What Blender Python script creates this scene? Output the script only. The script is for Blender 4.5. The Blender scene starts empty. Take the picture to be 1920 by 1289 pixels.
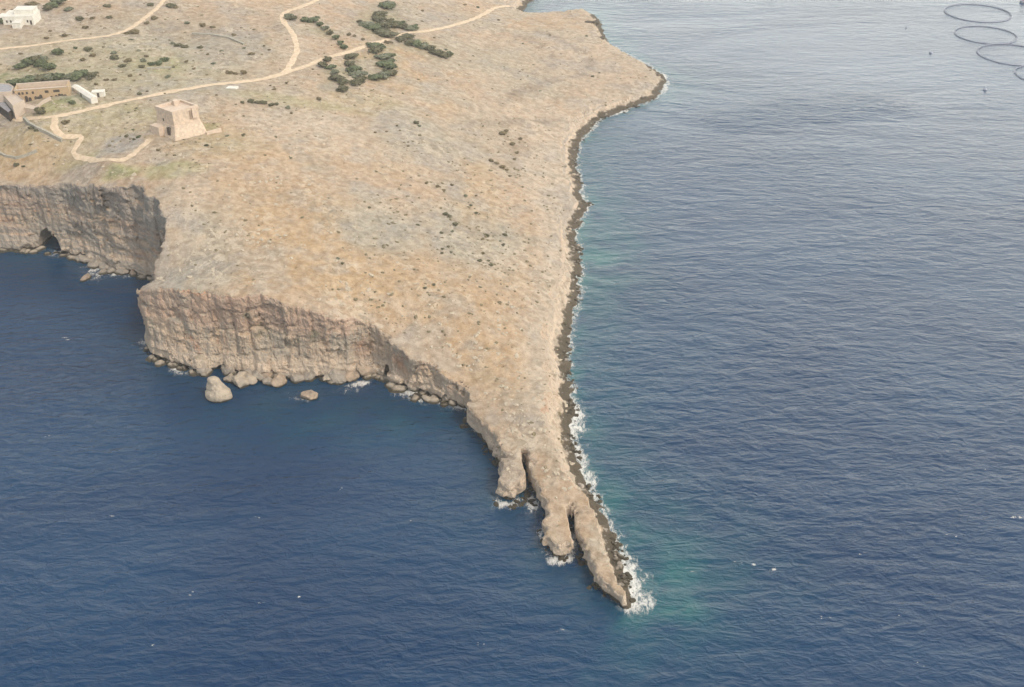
import bpy, bmesh, math, random
import numpy as np
from mathutils import Vector, Matrix
random.seed(7); R = math.radians
SC = bpy.context.scene; COL = SC.collection

# ------------------------------------------------------------------ camera
H = 220.0; A0 = R(32.6); F = 2059.0          # height above the sea, pitch, focal length in px of a 1920 wide frame
cd = bpy.data.cameras.new('camera'); cam = bpy.data.objects.new('camera', cd); COL.objects.link(cam)
cam.location = (0, 0, H); cam.rotation_euler = (math.pi/2 - A0, 0, 0)
cd.sensor_width = 36; cd.lens = 36*F/1920; cd.clip_start = 1; cd.clip_end = 30000
SC.camera = cam
# ------------------------------------------------------------------ sky, sun, exposure
VEIL = 22.0
SUN_EL, SUN_AZ = 48.0, 132.0                  # azimuth clockwise from +Y
w = bpy.data.worlds.new('World'); SC.world = w; w.use_nodes = True
nt = w.node_tree; bg = nt.nodes['Background']
sk = nt.nodes.new('ShaderNodeTexSky'); sk.sky_type = 'NISHITA'; sk.sun_disc = False
sk.sun_elevation = R(SUN_EL); sk.sun_rotation = R(SUN_AZ); sk.dust_density = 4.0; sk.air_density = 1.2; sk.altitude = 100
tc = nt.nodes.new('ShaderNodeTexCoord'); sp = nt.nodes.new('ShaderNodeSeparateXYZ'); nt.links.new(tc.outputs['Generated'], sp.inputs[0])
mr = nt.nodes.new('ShaderNodeMapRange'); mr.interpolation_type = 'SMOOTHERSTEP'; nt.links.new(sp.outputs[2], mr.inputs[0])     # bright thin cloud low over the sea
for i, v_ in enumerate((.95, .55, 0.0, 1.0)): mr.inputs[i+1].default_value = v_
cn = nt.nodes.new('ShaderNodeTexNoise'); cn.inputs['Scale'].default_value = 2.6; cn.inputs['Detail'].default_value = 5
cm = nt.nodes.new('ShaderNodeMapping'); cm.inputs[3].default_value = (1, 1, 3.2); nt.links.new(tc.outputs['Generated'], cm.inputs[0]); nt.links.new(cm.outputs[0], cn.inputs[0])
c2_ = nt.nodes.new('ShaderNodeMapRange'); nt.links.new(cn.outputs[0], c2_.inputs[0])
for i, v_ in enumerate((.3, .7, .62, 1.3)): c2_.inputs[i+1].default_value = v_
mu = nt.nodes.new('ShaderNodeMath'); mu.operation = 'MULTIPLY'; nt.links.new(mr.outputs[0], mu.inputs[0]); nt.links.new(c2_.outputs[0], mu.inputs[1])
vm = nt.nodes.new('ShaderNodeMix'); vm.data_type = 'RGBA'; vm.blend_type = 'ADD'; vm.inputs[0].default_value = 1
dp = nt.nodes.new('ShaderNodeVectorMath'); dp.operation = 'DOT_PRODUCT'; dp.inputs[1].default_value = (.50, .87, 0); nt.links.new(tc.outputs['Generated'], dp.inputs[0])
dr = nt.nodes.new('ShaderNodeMapRange'); dr.interpolation_type = 'SMOOTHSTEP'; nt.links.new(dp.outputs['Value'], dr.inputs[0])           # the cloud bank is brightest seaward, ahead
for i, v_ in enumerate((.1, 1.0, .24, 1.05)): dr.inputs[i+1].default_value = v_
lo_ = nt.nodes.new('ShaderNodeMapRange'); lo_.interpolation_type = 'SMOOTHSTEP'; nt.links.new(sp.outputs[2], lo_.inputs[0])
for i, v_ in enumerate((.50, .22, 1.0, 1.10)): lo_.inputs[i+1].default_value = v_
mu3 = nt.nodes.new('ShaderNodeMath'); mu3.operation = 'MULTIPLY'; nt.links.new(mu.outputs[0], mu3.inputs[0]); nt.links.new(lo_.outputs[0], mu3.inputs[1]); mu = mu3
mu2 = nt.nodes.new('ShaderNodeMath'); mu2.operation = 'MULTIPLY'; nt.links.new(mu.outputs[0], mu2.inputs[0]); nt.links.new(dr.outputs[0], mu2.inputs[1]); mu = mu2
vs_ = nt.nodes.new('ShaderNodeVectorMath'); vs_.operation = 'SCALE'; vs_.inputs[0].default_value = (VEIL*.985, VEIL*.97, VEIL*.86); nt.links.new(mu.outputs[0], vs_.inputs['Scale'])
nt.links.new(sk.outputs[0], vm.inputs[6]); nt.links.new(vs_.outputs[0], vm.inputs[7])
nt.links.new(vm.outputs[2], bg.inputs[0]); bg.inputs[1].default_value = 0.12
sl = bpy.data.lights.new('sun', 'SUN'); sl.energy = 2.2; sl.angle = R(2.5); sl.color = (1, .93, .83)
so = bpy.data.objects.new('sun', sl); COL.objects.link(so)
sd = Vector((math.sin(R(SUN_AZ))*math.cos(R(SUN_EL)), math.cos(R(SUN_AZ))*math.cos(R(SUN_EL)), math.sin(R(SUN_EL))))
so.rotation_euler = sd.to_track_quat('Z', 'Y').to_euler()
SC.view_settings.view_transform = 'Standard'; SC.view_settings.look = 'None'
SC.view_settings.exposure = 0.0; SC.view_settings.gamma = 1.0
SC.cycles.volume_bounces = 1; SC.cycles.max_bounces = 6

# ------------------------------------------------------------------ helpers
ca, sa = math.cos(A0), math.sin(A0)
def at(px, py, z=0.0):
    """point of the place at height z that the traced photo position looks at"""
    x = (px-960)/F; y = (644.5-py)/F
    dx, dy, dz = x, ca + y*sa, -sa + y*ca
    t = (z-H)/dz
    return (dx*t, dy*t)
def scale_at(X, Y, z=0):                       # metres per photo px at a point
    return (Y*ca + (H-z)*sa)/F
def height_for(px, pyb, pyt):
    X, Y = at(px, pyb)
    y = (644.5-pyt)/F
    return H - Y*(sa - y*ca)/(ca + y*sa)

_rs = np.random.RandomState(3)
_P = _rs.permutation(512); _P = np.concatenate([_P, _P, _P])
_G = _rs.normal(size=(512, 3)); _G /= np.linalg.norm(_G, axis=1)[:, None]; _G = _G.astype(np.float32)
def perlin(x, y, z=0.0):
    x = np.asarray(x, np.float32); y = np.asarray(y, np.float32); z = np.asarray(z, np.float32) + 0*x
    xi = np.floor(x).astype(np.int32); yi = np.floor(y).astype(np.int32); zi = np.floor(z).astype(np.int32)
    xf = x-xi; yf = y-yi; zf = z-zi
    u = xf*xf*xf*(xf*(xf*6-15)+10); v = yf*yf*yf*(yf*(yf*6-15)+10); s = zf*zf*zf*(zf*(zf*6-15)+10)
    xi &= 511; yi &= 511; zi &= 511
    def g(a, b, c):
        h = _P[(_P[(_P[(xi+a) & 511]+yi+b) & 511]+zi+c) & 511]
        q = _G[h]
        return q[..., 0]*(xf-a)+q[..., 1]*(yf-b)+q[..., 2]*(zf-c)
    def L(a, b, t): return a+t*(b-a)
    return 1.5*L(L(L(g(0,0,0), g(1,0,0), u), L(g(0,1,0), g(1,1,0), u), v),
             L(L(g(0,0,1), g(1,0,1), u), L(g(0,1,1), g(1,1,1), u), v), s)
def fbm(x, y, z=0.0, o=4, gain=.5):
    r = 0; a = 1; f = 1
    for k in range(o):
        r = r + a*perlin(x*f+17.3*k, y*f-9.1*k, z*f+4.7*k); a *= gain; f *= 2.03
    return r
def sstep(a, b, x):
    t = np.clip((x-a)/(b-a), 0, 1); return t*t*(3-2*t)

def tag(o, label=None, cat=None, group=None, kind=None):
    if label: o['label'] = label
    if cat: o['category'] = cat
    if group: o['group'] = group
    if kind: o['kind'] = kind
    return o
def mesh_np(name, V, Q, mats, smooth=True, attrs=None):
    me = bpy.data.meshes.new(name)
    V = np.asarray(V, np.float32); Q = np.asarray(Q, np.int32)
    me.vertices.add(len(V)); me.vertices.foreach_set('co', V.ravel())
    k = Q.shape[1]
    me.loops.add(Q.size); me.loops.foreach_set('vertex_index', Q.ravel())
    me.polygons.add(len(Q)); me.polygons.foreach_set('loop_start', np.arange(0, Q.size, k, dtype=np.int32))
    me.polygons.foreach_set('loop_total', np.full(len(Q), k, np.int32))
    me.polygons.foreach_set('use_smooth', np.full(len(Q), smooth))
    for n, (ty, d) in (attrs or {}).items():
        a = me.attributes.new(n, ty, 'POINT')
        a.data.foreach_set('color' if ty == 'FLOAT_COLOR' else 'value', np.asarray(d, np.float32).ravel())
    me.update(); me.validate()
    me.materials.append(mats)
    return me
def link(name, me, parent=None):
    o = bpy.data.objects.new(name, me); COL.objects.link(o)
    if parent: o.parent = parent
    return o
def empty(name, loc=(0,0,0), rz=0, s=1):
    o = bpy.data.objects.new(name, None); COL.objects.link(o); o.location = loc; o.rotation_euler = (0,0,rz); o.scale = (s,s,s)
    return o
def bm_obj(name, bm, mat, parent=None, smooth=False):
    me = bpy.data.meshes.new(name); bmesh.ops.recalc_face_normals(bm, faces=bm.faces); bm.to_mesh(me); bm.free(); me.materials.append(mat)
    for p in me.polygons: p.use_smooth = smooth
    return link(name, me, parent)
def loft(bm, rings, cap=True):
    vs = [[bm.verts.new(p) for p in r] for r in rings]
    n = len(rings[0])
    for a, b in zip(vs, vs[1:]):
        for i in range(n): bm.faces.new((a[i], a[(i+1)%n], b[(i+1)%n], b[i]))
    if cap: bm.faces.new(vs[0][::-1]); bm.faces.new(vs[-1])
def box(bm, x0, x1, y0, y1, z0, z1):
    loft(bm, [[(x0,y0,z), (x1,y0,z), (x1,y1,z), (x0,y1,z)] for z in (z0, z1)])

# node helper
class NM:
    def __init__(s, name):
        s.m = bpy.data.materials.new(name); s.m.use_nodes = True; s.t = s.m.node_tree
        s.b = s.t.nodes['Principled BSDF']; s.o = s.t.nodes['Material Output']
        s.b.inputs['Roughness'].default_value = .9; s.b.inputs['Specular IOR Level'].default_value = .2
    def n(s, ty, ins=None, **kw):
        nd = s.t.nodes.new('ShaderNode'+ty)
        for k, v in kw.items(): setattr(nd, k, v)
        for k, v in (ins or {}).items():
            if hasattr(v, 'is_output'): s.t.links.new(v, nd.inputs[k])
            else: nd.inputs[k].default_value = v
        return nd
    def set(s, k, v):
        if hasattr(v, 'is_output'): s.t.links.new(v, s.b.inputs[k])
        else: s.b.inputs[k].default_value = v
    def pos(s, sc=(1,1,1), loc=(0,0,0)):
        g = s.n('NewGeometry').outputs['Position']
        return s.n('Mapping', {0: g, 3: sc, 1: loc}).outputs[0]
    def noise(s, vec, scale, detail=4, rough=.55, dist=0):
        return s.n('TexNoise', {'Vector': vec, 'Scale': scale, 'Detail': detail, 'Roughness': rough, 'Distortion': dist}).outputs[0]
    def mix(s, f, a, b, bt='MIX'):
        nd = s.n('Mix', data_type='RGBA', blend_type=bt)
        for i, v in ((0, f), (6, a), (7, b)):
            if hasattr(v, 'is_output'): s.t.links.new(v, nd.inputs[i])
            else: nd.inputs[i].default_value = (tuple(v)+(1,)) if (i and len(v) == 3) else v
        return nd.outputs[2]
    def ramp(s, f, a, b):
        return s.n('MapRange', {0: f, 1: a, 2: b}, interpolation_type='SMOOTHSTEP').outputs[0]
    def math(s, op, a, b=0.0, c=0.0): return s.n('Math', {0: a, 1: b, 2: c}, operation=op).outputs[0]
    def attr(s, name, out=2): return s.n('Attribute', attribute_name=name).outputs[out]
    def bump(s, h, strength, dist, normal=None):
        d = {'Height': h, 'Strength': strength, 'Distance': dist}
        if normal: d['Normal'] = normal
        return s.n('Bump', d).outputs[0]

# ------------------------------------------------------------------ coast
# cliff columns: photo position of the waterline, and of the cliff top above it
cliff_cols = [(-420,440,330),(-120,452,338),(0,466,345),(60,466,344),(110,470,343),(150,480,343),(190,492,343),(230,503,343),(270,512,344)]
front_cols = [(289,655,546),(296,672,545),(330,682,545),(365,690,547),(400,692,548),(440,697,549),(480,700,550),(520,702,554),(560,702,563),(600,706,576),
              (650,703,588),(695,700,604),(728,708,620),(742,722,640),(775,733,658),(805,740,673),(835,748,690),(862,757,712)]
hp = []      # (X, Y, height) control points of the plateau
coast = []   # (X, Y, cliffness)
coast.append((-900, 395, 1)); coast.append((-600, 400, 1))
for px, yb, yt in cliff_cols:
    X, Y = at(px, yb); coast.append((X, Y, 1)); hp.append((X, Y+4, height_for(px, yb, yt)))
for px, py, h in [(304,368,41),(313,400,39.5),(313,430,37),(300,460,34),(291,485,32),(286,515,29.5)]:
    X, Y = at(px, py, h); coast.append((X-.6, Y, 1)); hp.append((X+3, Y, h))
for px, yb, yt in front_cols:
    X, Y = at(px, yb); coast.append((X, Y, 1)); hp.append((X, Y+3, height_for(px, yb, yt)))
for px, py, h in [(884,742,8.5),(898,775,8.5),(915,805,8.3),(933,838,8),(940,862,7.7),(935,888,7),(929,905,6.5)]:
    X, Y = at(px, py, h); coast.append((X, Y, 1)); hp.append((X+2, Y, h))
for px, py in [(930,934),(944,948),(966,946),(982,926),(988,912),(984,895),(978,878),(983,868),(992,878),(998,905),(1001,938),(1009,956),(1020,966),(1026,990),(1018,1005),(1024,1036),
               (1036,1048),(1064,1048),(1075,1032),(1070,1004),(1064,984),(1067,970),(1078,970),(1084,1000),(1090,1035),(1100,1068),(1116,1100),(1140,1122),(1166,1137)]:
    coast.append((*at(px, py), 1))
for px, py in [(1183,1144),(1180,1112),(1172,1072),(1161,1032),(1149,998),(1132,965),(1117,935),(1102,905),(1091,880),(1084,860),(1077,840),(1070,812),(1073,790),(1077,768),
               (1073,738),(1067,700),(1066,660),(1072,620),(1079,580),(1086,540),(1088,500),(1084,470),(1081,440),(1088,415),(1103,394),(1093,370),(1086,340),(1081,310),(1083,285),
               (1089,268),(1100,252),(1112,238),(1130,223),(1160,211),(1200,198),(1230,186),(1243,168),(1252,153),(1240,140),(1218,124),(1190,110),(1165,98),(1141,80),(1133,65),(1128,45),
               (1113,27),(1098,23),(1060,27),(1020,33),(992,39),(977,33),(984,16),(1000,0),(1025,-30),(1040,-70)]:
    coast.append((*at(px, py), 0))
x9, y9 = coast[-1][:2]
coast += [(x9+60, y9+500, 0), (-200, 2600, 0), (-900, 2600, 0)]
COAST = np.array(coast, np.float64)
# inner plateau heights
for px, py, h in [(985,900,7),(1010,960,6),(1045,1010,5.5),(1100,1030,6.5),(1130,1080,5.5),(1155,1115,4.5),(1000,830,8.5),(1010,760,9),(960,760,10),(1030,650,7),(1040,500,7),(900,640,15),(980,640,11),
                  (1050,400,6.5),(1000,300,9),(1040,260,6),(800,560,21),(850,450,20),(700,450,27),(500,480,31.5),(400,420,37),(600,380,33),(800,320,24),(950,400,13),(330,268,42),(330,330,42),
                  (200,300,43),(60,240,45),(60,180,46),(150,120,47),(30,40,52),(300,60,46),(450,150,42),(520,250,38),(620,160,36),(560,60,40),(700,60,32),(850,100,22),(780,230,28),(960,180,13),
                  (1000,100,10),(1100,60,6),(1100,140,6.5),(1160,150,5),(1220,155,3),(1050,200,8),(950,30,10),(850,20,18),(900,-60,18),(500,-80,45),(0,-60,60),(-200,100,52),(-200,280,46),(1060,35,4),
                  (1060,90,9)]:
    X, Y = at(px, py, h); hp.append((X, Y, h))
hp += [(-600, 1100, 80), (-200, 1200, 60), (-700, 600, 60), (-800, 420, 38), (-100, 1700, 50), (-800, 1800, 90)]
HP = np.array(hp)
_D = np.linalg.norm(HP[:, None, :2]-HP[None, :, :2], axis=2)
_W = np.linalg.solve(_D + 2.0*np.eye(len(HP))*0 , HP[:, 2]-20)
def base_h(X, Y):
    sh = np.shape(X); x = np.ravel(X).astype(np.float64); y = np.ravel(Y).astype(np.float64); r = np.full(x.shape, 20.0)
    for (a, b, _), wgt in zip(HP, _W): r += wgt*np.sqrt((x-a)**2+(y-b)**2+4)
    return np.clip(r, .4, 110).reshape(sh)
def coast_d(X, Y, warp=True):
    """signed distance to the coast (inside +) and cliffness of the nearest stretch"""
    sh = np.shape(X); x = np.ravel(X).astype(np.float32); y = np.ravel(Y).astype(np.float32)
    if warp:
        wa = .7+.9*sstep(260, 300, y); wb = .8+.7*sstep(0, 30, x); x, y = x+wa*fbm(x/9, y/9, 3.1, 3)+wb*fbm(x/3.1, y/3.1, 9, 2), y+wa*fbm(x/9, y/9, 7.7, 3)+wb*fbm(x/3.1, y/3.1, 5, 2)
    best = np.full(x.shape, 1e9, np.float32); cl = np.zeros(x.shape, np.float32); ins = np.zeros(x.shape, bool)
    n = len(COAST)
    for i in range(n):
        ax, ay, ac = COAST[i]; bx, by, bc = COAST[(i+1) % n]
        dx, dy = bx-ax, by-ay; L2 = dx*dx+dy*dy
        t = np.clip(((x-ax)*dx+(y-ay)*dy)/L2, 0, 1)
        q = (x-ax-t*dx)**2+(y-ay-t*dy)**2
        m = q < best; best[m] = q[m]; cl[m] = (ac+t*(bc-ac))[m]
        c = ((ay > y) != (by > y)) & (x < (bx-ax)*(y-ay)/((by-ay) if by != ay else 1e-9)+ax)
        ins ^= c
    return (np.where(ins, 1, -1)*np.sqrt(best)).reshape(sh), cl.reshape(sh)

# ------------------------------------------------------------------ roads (traced lines laid on the ground)
def gz(X, Y): return base_h(np.array([X]), np.array([Y]))[0]
def on_ground(px, py):
    z = 25.0
    for _ in range(25):
        X, Y = at(px, py, z); z += .6*(gz(X, Y)-z)
    return X, Y, z
ROADS = [('dirt_road', 1.55, [(-40,190),(0,212),(28,224),(60,223),(105,219),(170,205),(240,189),(300,177),(380,163),(440,155),(490,149),(535,137),(575,124),(610,110),(650,99),(690,86),(730,73),(765,63),(800,59),(850,48),(895,33),(930,15),(975,8),(1000,-20)]),
         ('dirt_road', 1.5, [(535,137),(548,115),(557,92),(548,62),(530,38),(535,24),(565,13),(600,-1),(640,-20)]),
         ('dirt_track', 1.2, [(-60,96),(0,92),(60,86),(130,76),(200,68),(240,56),(262,42),(290,20),(310,0),(325,-15)]),
         ('dirt_track', 1.35, [(104,220),(104,243),(120,256),(150,256),(152,262),(140,280),(138,290),(160,298),(215,300),(245,292),(268,274),(283,262)])]
RL = []
for nm, wd, pts in ROADS:
    P3 = [on_ground(*p) for p in pts]; out = []
    for i in range(len(P3)-1):
        p0 = np.array(P3[max(i-1,0)]); p1 = np.array(P3[i]); p2 = np.array(P3[i+1]); p3 = np.array(P3[min(i+2, len(P3)-1)])
        n = max(2, int(np.linalg.norm(p2-p1)/1.2))
        for k in range(n):
            t = k/n; out.append(.5*((2*p1)+(-p0+p2)*t+(2*p0-5*p1+4*p2-p3)*t*t+(-p0+3*p1-3*p2+p3)*t**3))
    out.append(np.array(P3[-1])); RL.append((nm, wd, np.array(out)))
RP = np.concatenate([r[2][::4, :2] for r in RL])
def road_d(X, Y, sub=1):
    sh = np.shape(X); x = np.ravel(X); y = np.ravel(Y); b = np.full(x.shape, 1e9, np.float32)
    for a, c in RP[::sub]: np.minimum(b, (x-a)**2+(y-c)**2, out=b)
    return np.sqrt(b).reshape(sh)

def plateau(X, Y, d, cl):
    P = base_h(X, Y)
    und = 1.1*fbm(X/38, Y/38, 1.7, 3)+.24*fbm(X/6.5, Y/6.5, 5.5, 3)
    rg = .30*np.abs(perlin(X/2.3, Y/2.3, 2.2))
    cal = sstep(4, 9, road_d(X, Y))
    near_tower = np.sqrt((X-TW[0])**2+(Y-TW[1])**2); cal = cal*sstep(12, 22, near_tower)
    rg = rg*(1+2.2*sstep(300, 250, Y)*sstep(-10, 5, X)); P = P + (und*(.25+.75*cal) + rg*cal)*sstep(2, 9, d) + (.3*fbm(X/3, Y/3, 8, 2))*cal
    shore = .05+.28*np.maximum(d, 0)+.22*np.maximum(d-2.4, 0)**1.7+(.7*fbm(X/3.4, Y/3.4, 3.3, 3)-.45*np.abs(perlin(X/6+2, Y/2.4, 4)))*sstep(0, 2.0, d)
    shore = np.where(d < 0, .10+.5*d, shore)
    Pr = np.minimum(P, shore); k = sstep(.15, .75, cl)
    edge = 0   # rounded lip of the cliff
    return (P+edge)*k + Pr*(1-k)
TW = on_ground(329, 262)

# ------------------------------------------------------------------ voxel part: the near headland with cliffs, notch and cave
DX, DZ = .72, .72
gx = np.arange(-305, 150, DX); gy = np.arange(188, 470, DX); z_ = np.arange(-3.4, 50, DZ)
GX, GY = np.meshgrid(gx, gy, indexing='ij'); GX = GX.astype(np.float32); GY = GY.astype(np.float32)
D2, CL = coast_d(GX, GY)
PL = plateau(GX, GY, D2, CL).astype(np.float32)
Fv = np.minimum(PL[:, :, None]-z_[None, None, :].astype(np.float32), 6)
band = (np.abs(D2) < 7) & (CL > .05)
bi, bj = np.nonzero(band)
bx = GX[bi, bj][:, None]+0*z_[None]; by = GY[bi, bj][:, None]+0*z_[None]; bz = z_[None]+0*bx
amp = (np.clip(PL[bi, bj], 0, 30)/30*.75+.25)[:, None]*CL[bi, bj][:, None]
bx = bx.astype(np.float32); by = by.astype(np.float32); bz = bz.astype(np.float32)
amp2 = np.clip(PL[bi, bj]/9, .35, 1)[:, None]*CL[bi, bj][:, None]
def blocks(su, sz, seed, soft):
    uu = (bx*.93+by*.55+2.2*perlin(bx/11, by/11, bz/14+seed))/su; ww = (bz+2.2*perlin(bx/13, by/13, seed)+.6*perlin(bx/3, by/3, bz/3))/sz
    ui = np.floor(uu); uf = uu-ui; ui = ui.astype(int); off = (_P[(ui*7+seed*31) & 511]/512.0); wi = np.floor(ww+off); wf = ww+off-wi; wi = wi.astype(int)
    h_ = _P[(_P[(ui+seed) & 511]+wi*3) & 511]/512.0
    gap = np.minimum(np.minimum(uf, 1-uf)*su, np.minimum(wf, 1-wf)*sz)
    return (h_-.5)-.75*sstep(soft, 0, gap)
n3 = 2.2*perlin(bx/13, by/13, bz/40)+1.9*blocks(4.9, 8.5, 3, .45)+(1.0*blocks(2.3, 3.1, 8, .32)+.7*blocks(3.3, 5.3, 13, .4))*(.30+.70*sstep(3, 15, bz+5*perlin(bx/16, by/16, 4)))*sstep(-.5, .5, perlin(bx/12, by/12, bz/12+9))*1.3+(.5+1.1*sstep(12, 7, PL[bi, bj])[:, None])*fbm(bx/2.6, by/2.6, bz/2.6, 3)
strat = bz+1.8*perlin(bx/25, by/25, 3)
led = .45*(np.mod(strat/6.2, 1)-.5)
talus = 1.9*sstep(12, 1.5, bz)*sstep(12, 22, PL[bi, bj][:, None])          # the foot stands out a little
notch = -2.8*np.exp(-((bz-.2)/1.2)**2)*(0.35+.65*sstep(-.3, .5, perlin(bx/9, by/9, 2)))
Fc = D2[bi, bj][:, None]+amp2*(n3+led+.6+.8*sstep(8, 14, PL[bi, bj])[:, None])*.85+amp*talus+notch*np.minimum(1, amp*1.6)
Fv[bi, bj] = np.minimum(Fv[bi, bj], Fc)
out = (D2 <= -7) & (CL > .05)
Fv[out] = np.minimum(Fv[out], D2[out][:, None])
# sea cave in the western cliff
cx, cy = at(99, 470)
cv = 1-np.maximum(np.sqrt(((GX[:, :, None]-cx-.12*(GY[:, :, None]-cy))/6.0)**2+((z_[None, None]+1)/11.4)**2), np.abs(GY[:, :, None]-cy-8)/26)
Fv = np.minimum(Fv, -cv*5+.0)
# dark clefts at the foot of the front cliff
for px, py, hh, wdt in [(366,685,8,1.2),(728,706,7,1.5),(838,742,7,3.0),(420,688,5,3.2),(160,482,5,3)]:
    qx, qy = at(px, py)
    cv = 1-np.sqrt(((GX[:, :, None]-qx)/wdt)**2+((GY[:, :, None]-qy-1)/6)**2+((z_[None, None]+1)/hh)**2)
    Fv = np.minimum(Fv, -cv*2)
for px, py, wdt, ly in ((1070,988,.95,5.0),(984,890,.9,4.5),(991,912,.8,4.0),(996,930,1.3,4),(1074,1010,.8,4.5)):      # clefts that split the fingers of the spit
    qx, qy = at(px, py, 2)
    cv = 1-np.sqrt(((GX[:, :, None]-qx+.12*(GY[:, :, None]-qy))/wdt)**2+((GY[:, :, None]-qy)/ly)**2+(z_[None, None]*0+0)**2); Fv = np.minimum(Fv, np.where(z_[None, None] > -1.5, -cv*1.6, 9))
Fv = Fv.astype(np.float32); S = Fv > 0
c = np.zeros(tuple(s-1 for s in S.shape), np.int8)
for a in (0, 1):
    for b in (0, 1):
        for e in (0, 1): c += S[a:a+c.shape[0], b:b+c.shape[1], e:e+c.shape[2]]
act = (c > 0) & (c < 8); I, J, K = np.nonzero(act)
vid = np.full(c.shape, -1, np.int32); vid[I, J, K] = np.arange(len(I))
acc = np.zeros((len(I), 3), np.float32); cnt = np.zeros(len(I), np.float32)
cor = [(a, b, e) for a in (0,1) for b in (0,1) for e in (0,1)]
for ax in range(3):
    for p in cor:
        if p[ax]: continue
        q = list(p); q[ax] = 1
        f0 = Fv[I+p[0], J+p[1], K+p[2]]; f1 = Fv[I+q[0], J+q[1], K+q[2]]
        m = (f0 > 0) != (f1 > 0); t = np.where(m, f0/(f0-f1+1e-9), 0)
        pt = np.zeros_like(acc)+np.array(p, np.float32); pt[:, ax] += t
        acc[m] += pt[m]; cnt[m] += 1
V = (acc/cnt[:, None]+np.stack([I, J, K], 1))*np.array([DX, DX, DZ], np.float32)+np.array([gx[0], gy[0], z_[0]], np.float32)
QS = []
for ax in range(3):
    s0 = [slice(1, -1)]*3; s0[ax] = slice(0, -1)
    a0 = S[tuple(s0)]; s1 = list(s0); s1[ax] = slice(1, None); a1 = S[tuple(s1)]
    e = np.stack(np.nonzero(a0 != a1), 1); inside = a0[tuple(e.T)]
    off = np.ones(3, int); off[ax] = 0; e = e+off          # grid index of the edge start
    u, v = (ax+1) % 3, (ax+2) % 3
    idx = []
    for du, dv in ((-1,-1),(0,-1),(0,0),(-1,0)):
        g = e.copy(); g[:, u] += du; g[:, v] += dv; idx.append(vid[g[:,0], g[:,1], g[:,2]])
    q = np.stack(idx, 1); q[~inside] = q[~inside][:, ::-1]; QS.append(q)
Q = np.concatenate(QS); Q = Q[(Q >= 0).all(1)]
# drop faces at the voxel floor
keep = V[Q].mean(1)[:, 2] > -2.6; Q = Q[keep]
# ------------------------------------------------------------------ grid part: the land farther off
def grid_land(xs, ys, hole=None):
    X, Y = np.meshgrid(xs, ys, indexing='ij'); d, cl = coast_d(X, Y); P = plateau(X, Y, d, cl)
    Z = np.where(d > 0, P, np.minimum(P, np.where(cl > .5, 9*d, .5*d)))-.03
    n, m = X.shape; idx = np.arange(n*m).reshape(n, m)
    q = np.stack([idx[:-1,:-1], idx[1:,:-1], idx[1:,1:], idx[:-1,1:]], -1)
    ok = (np.maximum(np.maximum(Z[:-1,:-1], Z[1:,:-1]), np.maximum(Z[1:,1:], Z[:-1,1:])) > -2.5)
    return np.stack([X, Y, np.maximum(Z, -4)], -1).reshape(-1, 3), q[ok]
parts = [grid_land(np.arange(-420, 150, 1.5), np.arange(468.4, 900, 1.5)),
         grid_land(np.concatenate([np.arange(-900, -420, 8.), [-420.]]), np.arange(468.4, 900, 6)),
         grid_land(np.arange(-900, 200, 12.), np.concatenate([[898.], np.arange(910, 2500, 16)])),
         grid_land(np.concatenate([np.arange(-900, -303.6, 3.), [-303.4]]), np.arange(330, 471, 2.5))]
for v, q in parts:
    Q = np.concatenate([Q, q+len(V)]); V = np.concatenate([V, v])
# keep only used vertices
used = np.zeros(len(V), bool); used[Q.ravel()] = True; remap = np.cumsum(used)-1; V = V[used]; Q = remap[Q]

# ------------------------------------------------------------------ ground colours (mostly soil, rock and plant cover)
def patch(X, Y, px, py, rx, ry, soft=.5, rot=0):
    a, b, z = on_ground(px, py); s = scale_at(a, b, z)
    dep = math.atan2(H-z, b); Rx = rx*s; Ry = ry*s/math.sin(dep)
    wx = X+3.5*W1; wy = Y+3.5*W2
    u = (wx-a); v = (wy-b); c_, s_ = math.cos(R(rot)), math.sin(R(rot))
    u, v = (u*c_+v*s_)/Rx, (-u*s_+v*c_)/Ry
    return sstep(1+soft, 1-soft, np.sqrt(u*u+v*v))
X, Y = V[:, 0], V[:, 1]
W1 = fbm(X/14, Y/14, 1, 4); W2 = fbm(X/14, Y/14, 6, 4)
TAN = np.array([.455, .310, .190]); ORG = np.array([.46, .295, .140]); GRY = np.array([.345, .312, .238]); PNK = np.array([.44, .31, .20])
PALE = np.array([.53, .41, .295]); OLV = np.array([.31, .29, .115]); GRN = np.array([.13, .185, .045]); SLT = np.array([.33, .305, .27]); BRN = np.array([.27, .20, .135])
C = np.tile(TAN, (len(V), 1))
def blend(col, m):
    global C
    m = np.clip(m, 0, 1)[:, None]; C = C*(1-m)+col*m
b0 = fbm(X/20, Y/20, 12.5, 5); b1 = fbm(X/55, Y/55, 2.5, 4); b2 = fbm(X/30, Y/30, 9.5, 4); b3 = fbm(X/9, Y/9, 4.5, 4)
blend(ORG, sstep(.05, .6, b1)*.55); blend(GRY, sstep(.0, .6, b2)*.6); blend(PNK, sstep(.1, .6, -b1)*.4)
def pb(col, k, *a, **kw): blend(col, k*patch(X, Y, *a, **kw))
pb(ORG, .75, 640,500,190,45, soft=.6); pb(ORG, .6, 560,430,150,60, soft=.7); pb(ORG, .5, 760,560,120,30, soft=.6); pb(ORG, .5, 900,500,90,60, soft=.6)
pb(GRY, .65, 380,470,70,70, soft=.6); pb(GRY, .75, 700,420,90,40, soft=.6); pb(GRY, .7, 880,440,100,60, soft=.6); pb(GRY, .6, 780,260,90,45, soft=.6); pb(GRY, .5, 950,120,120,40, soft=.6)
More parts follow.
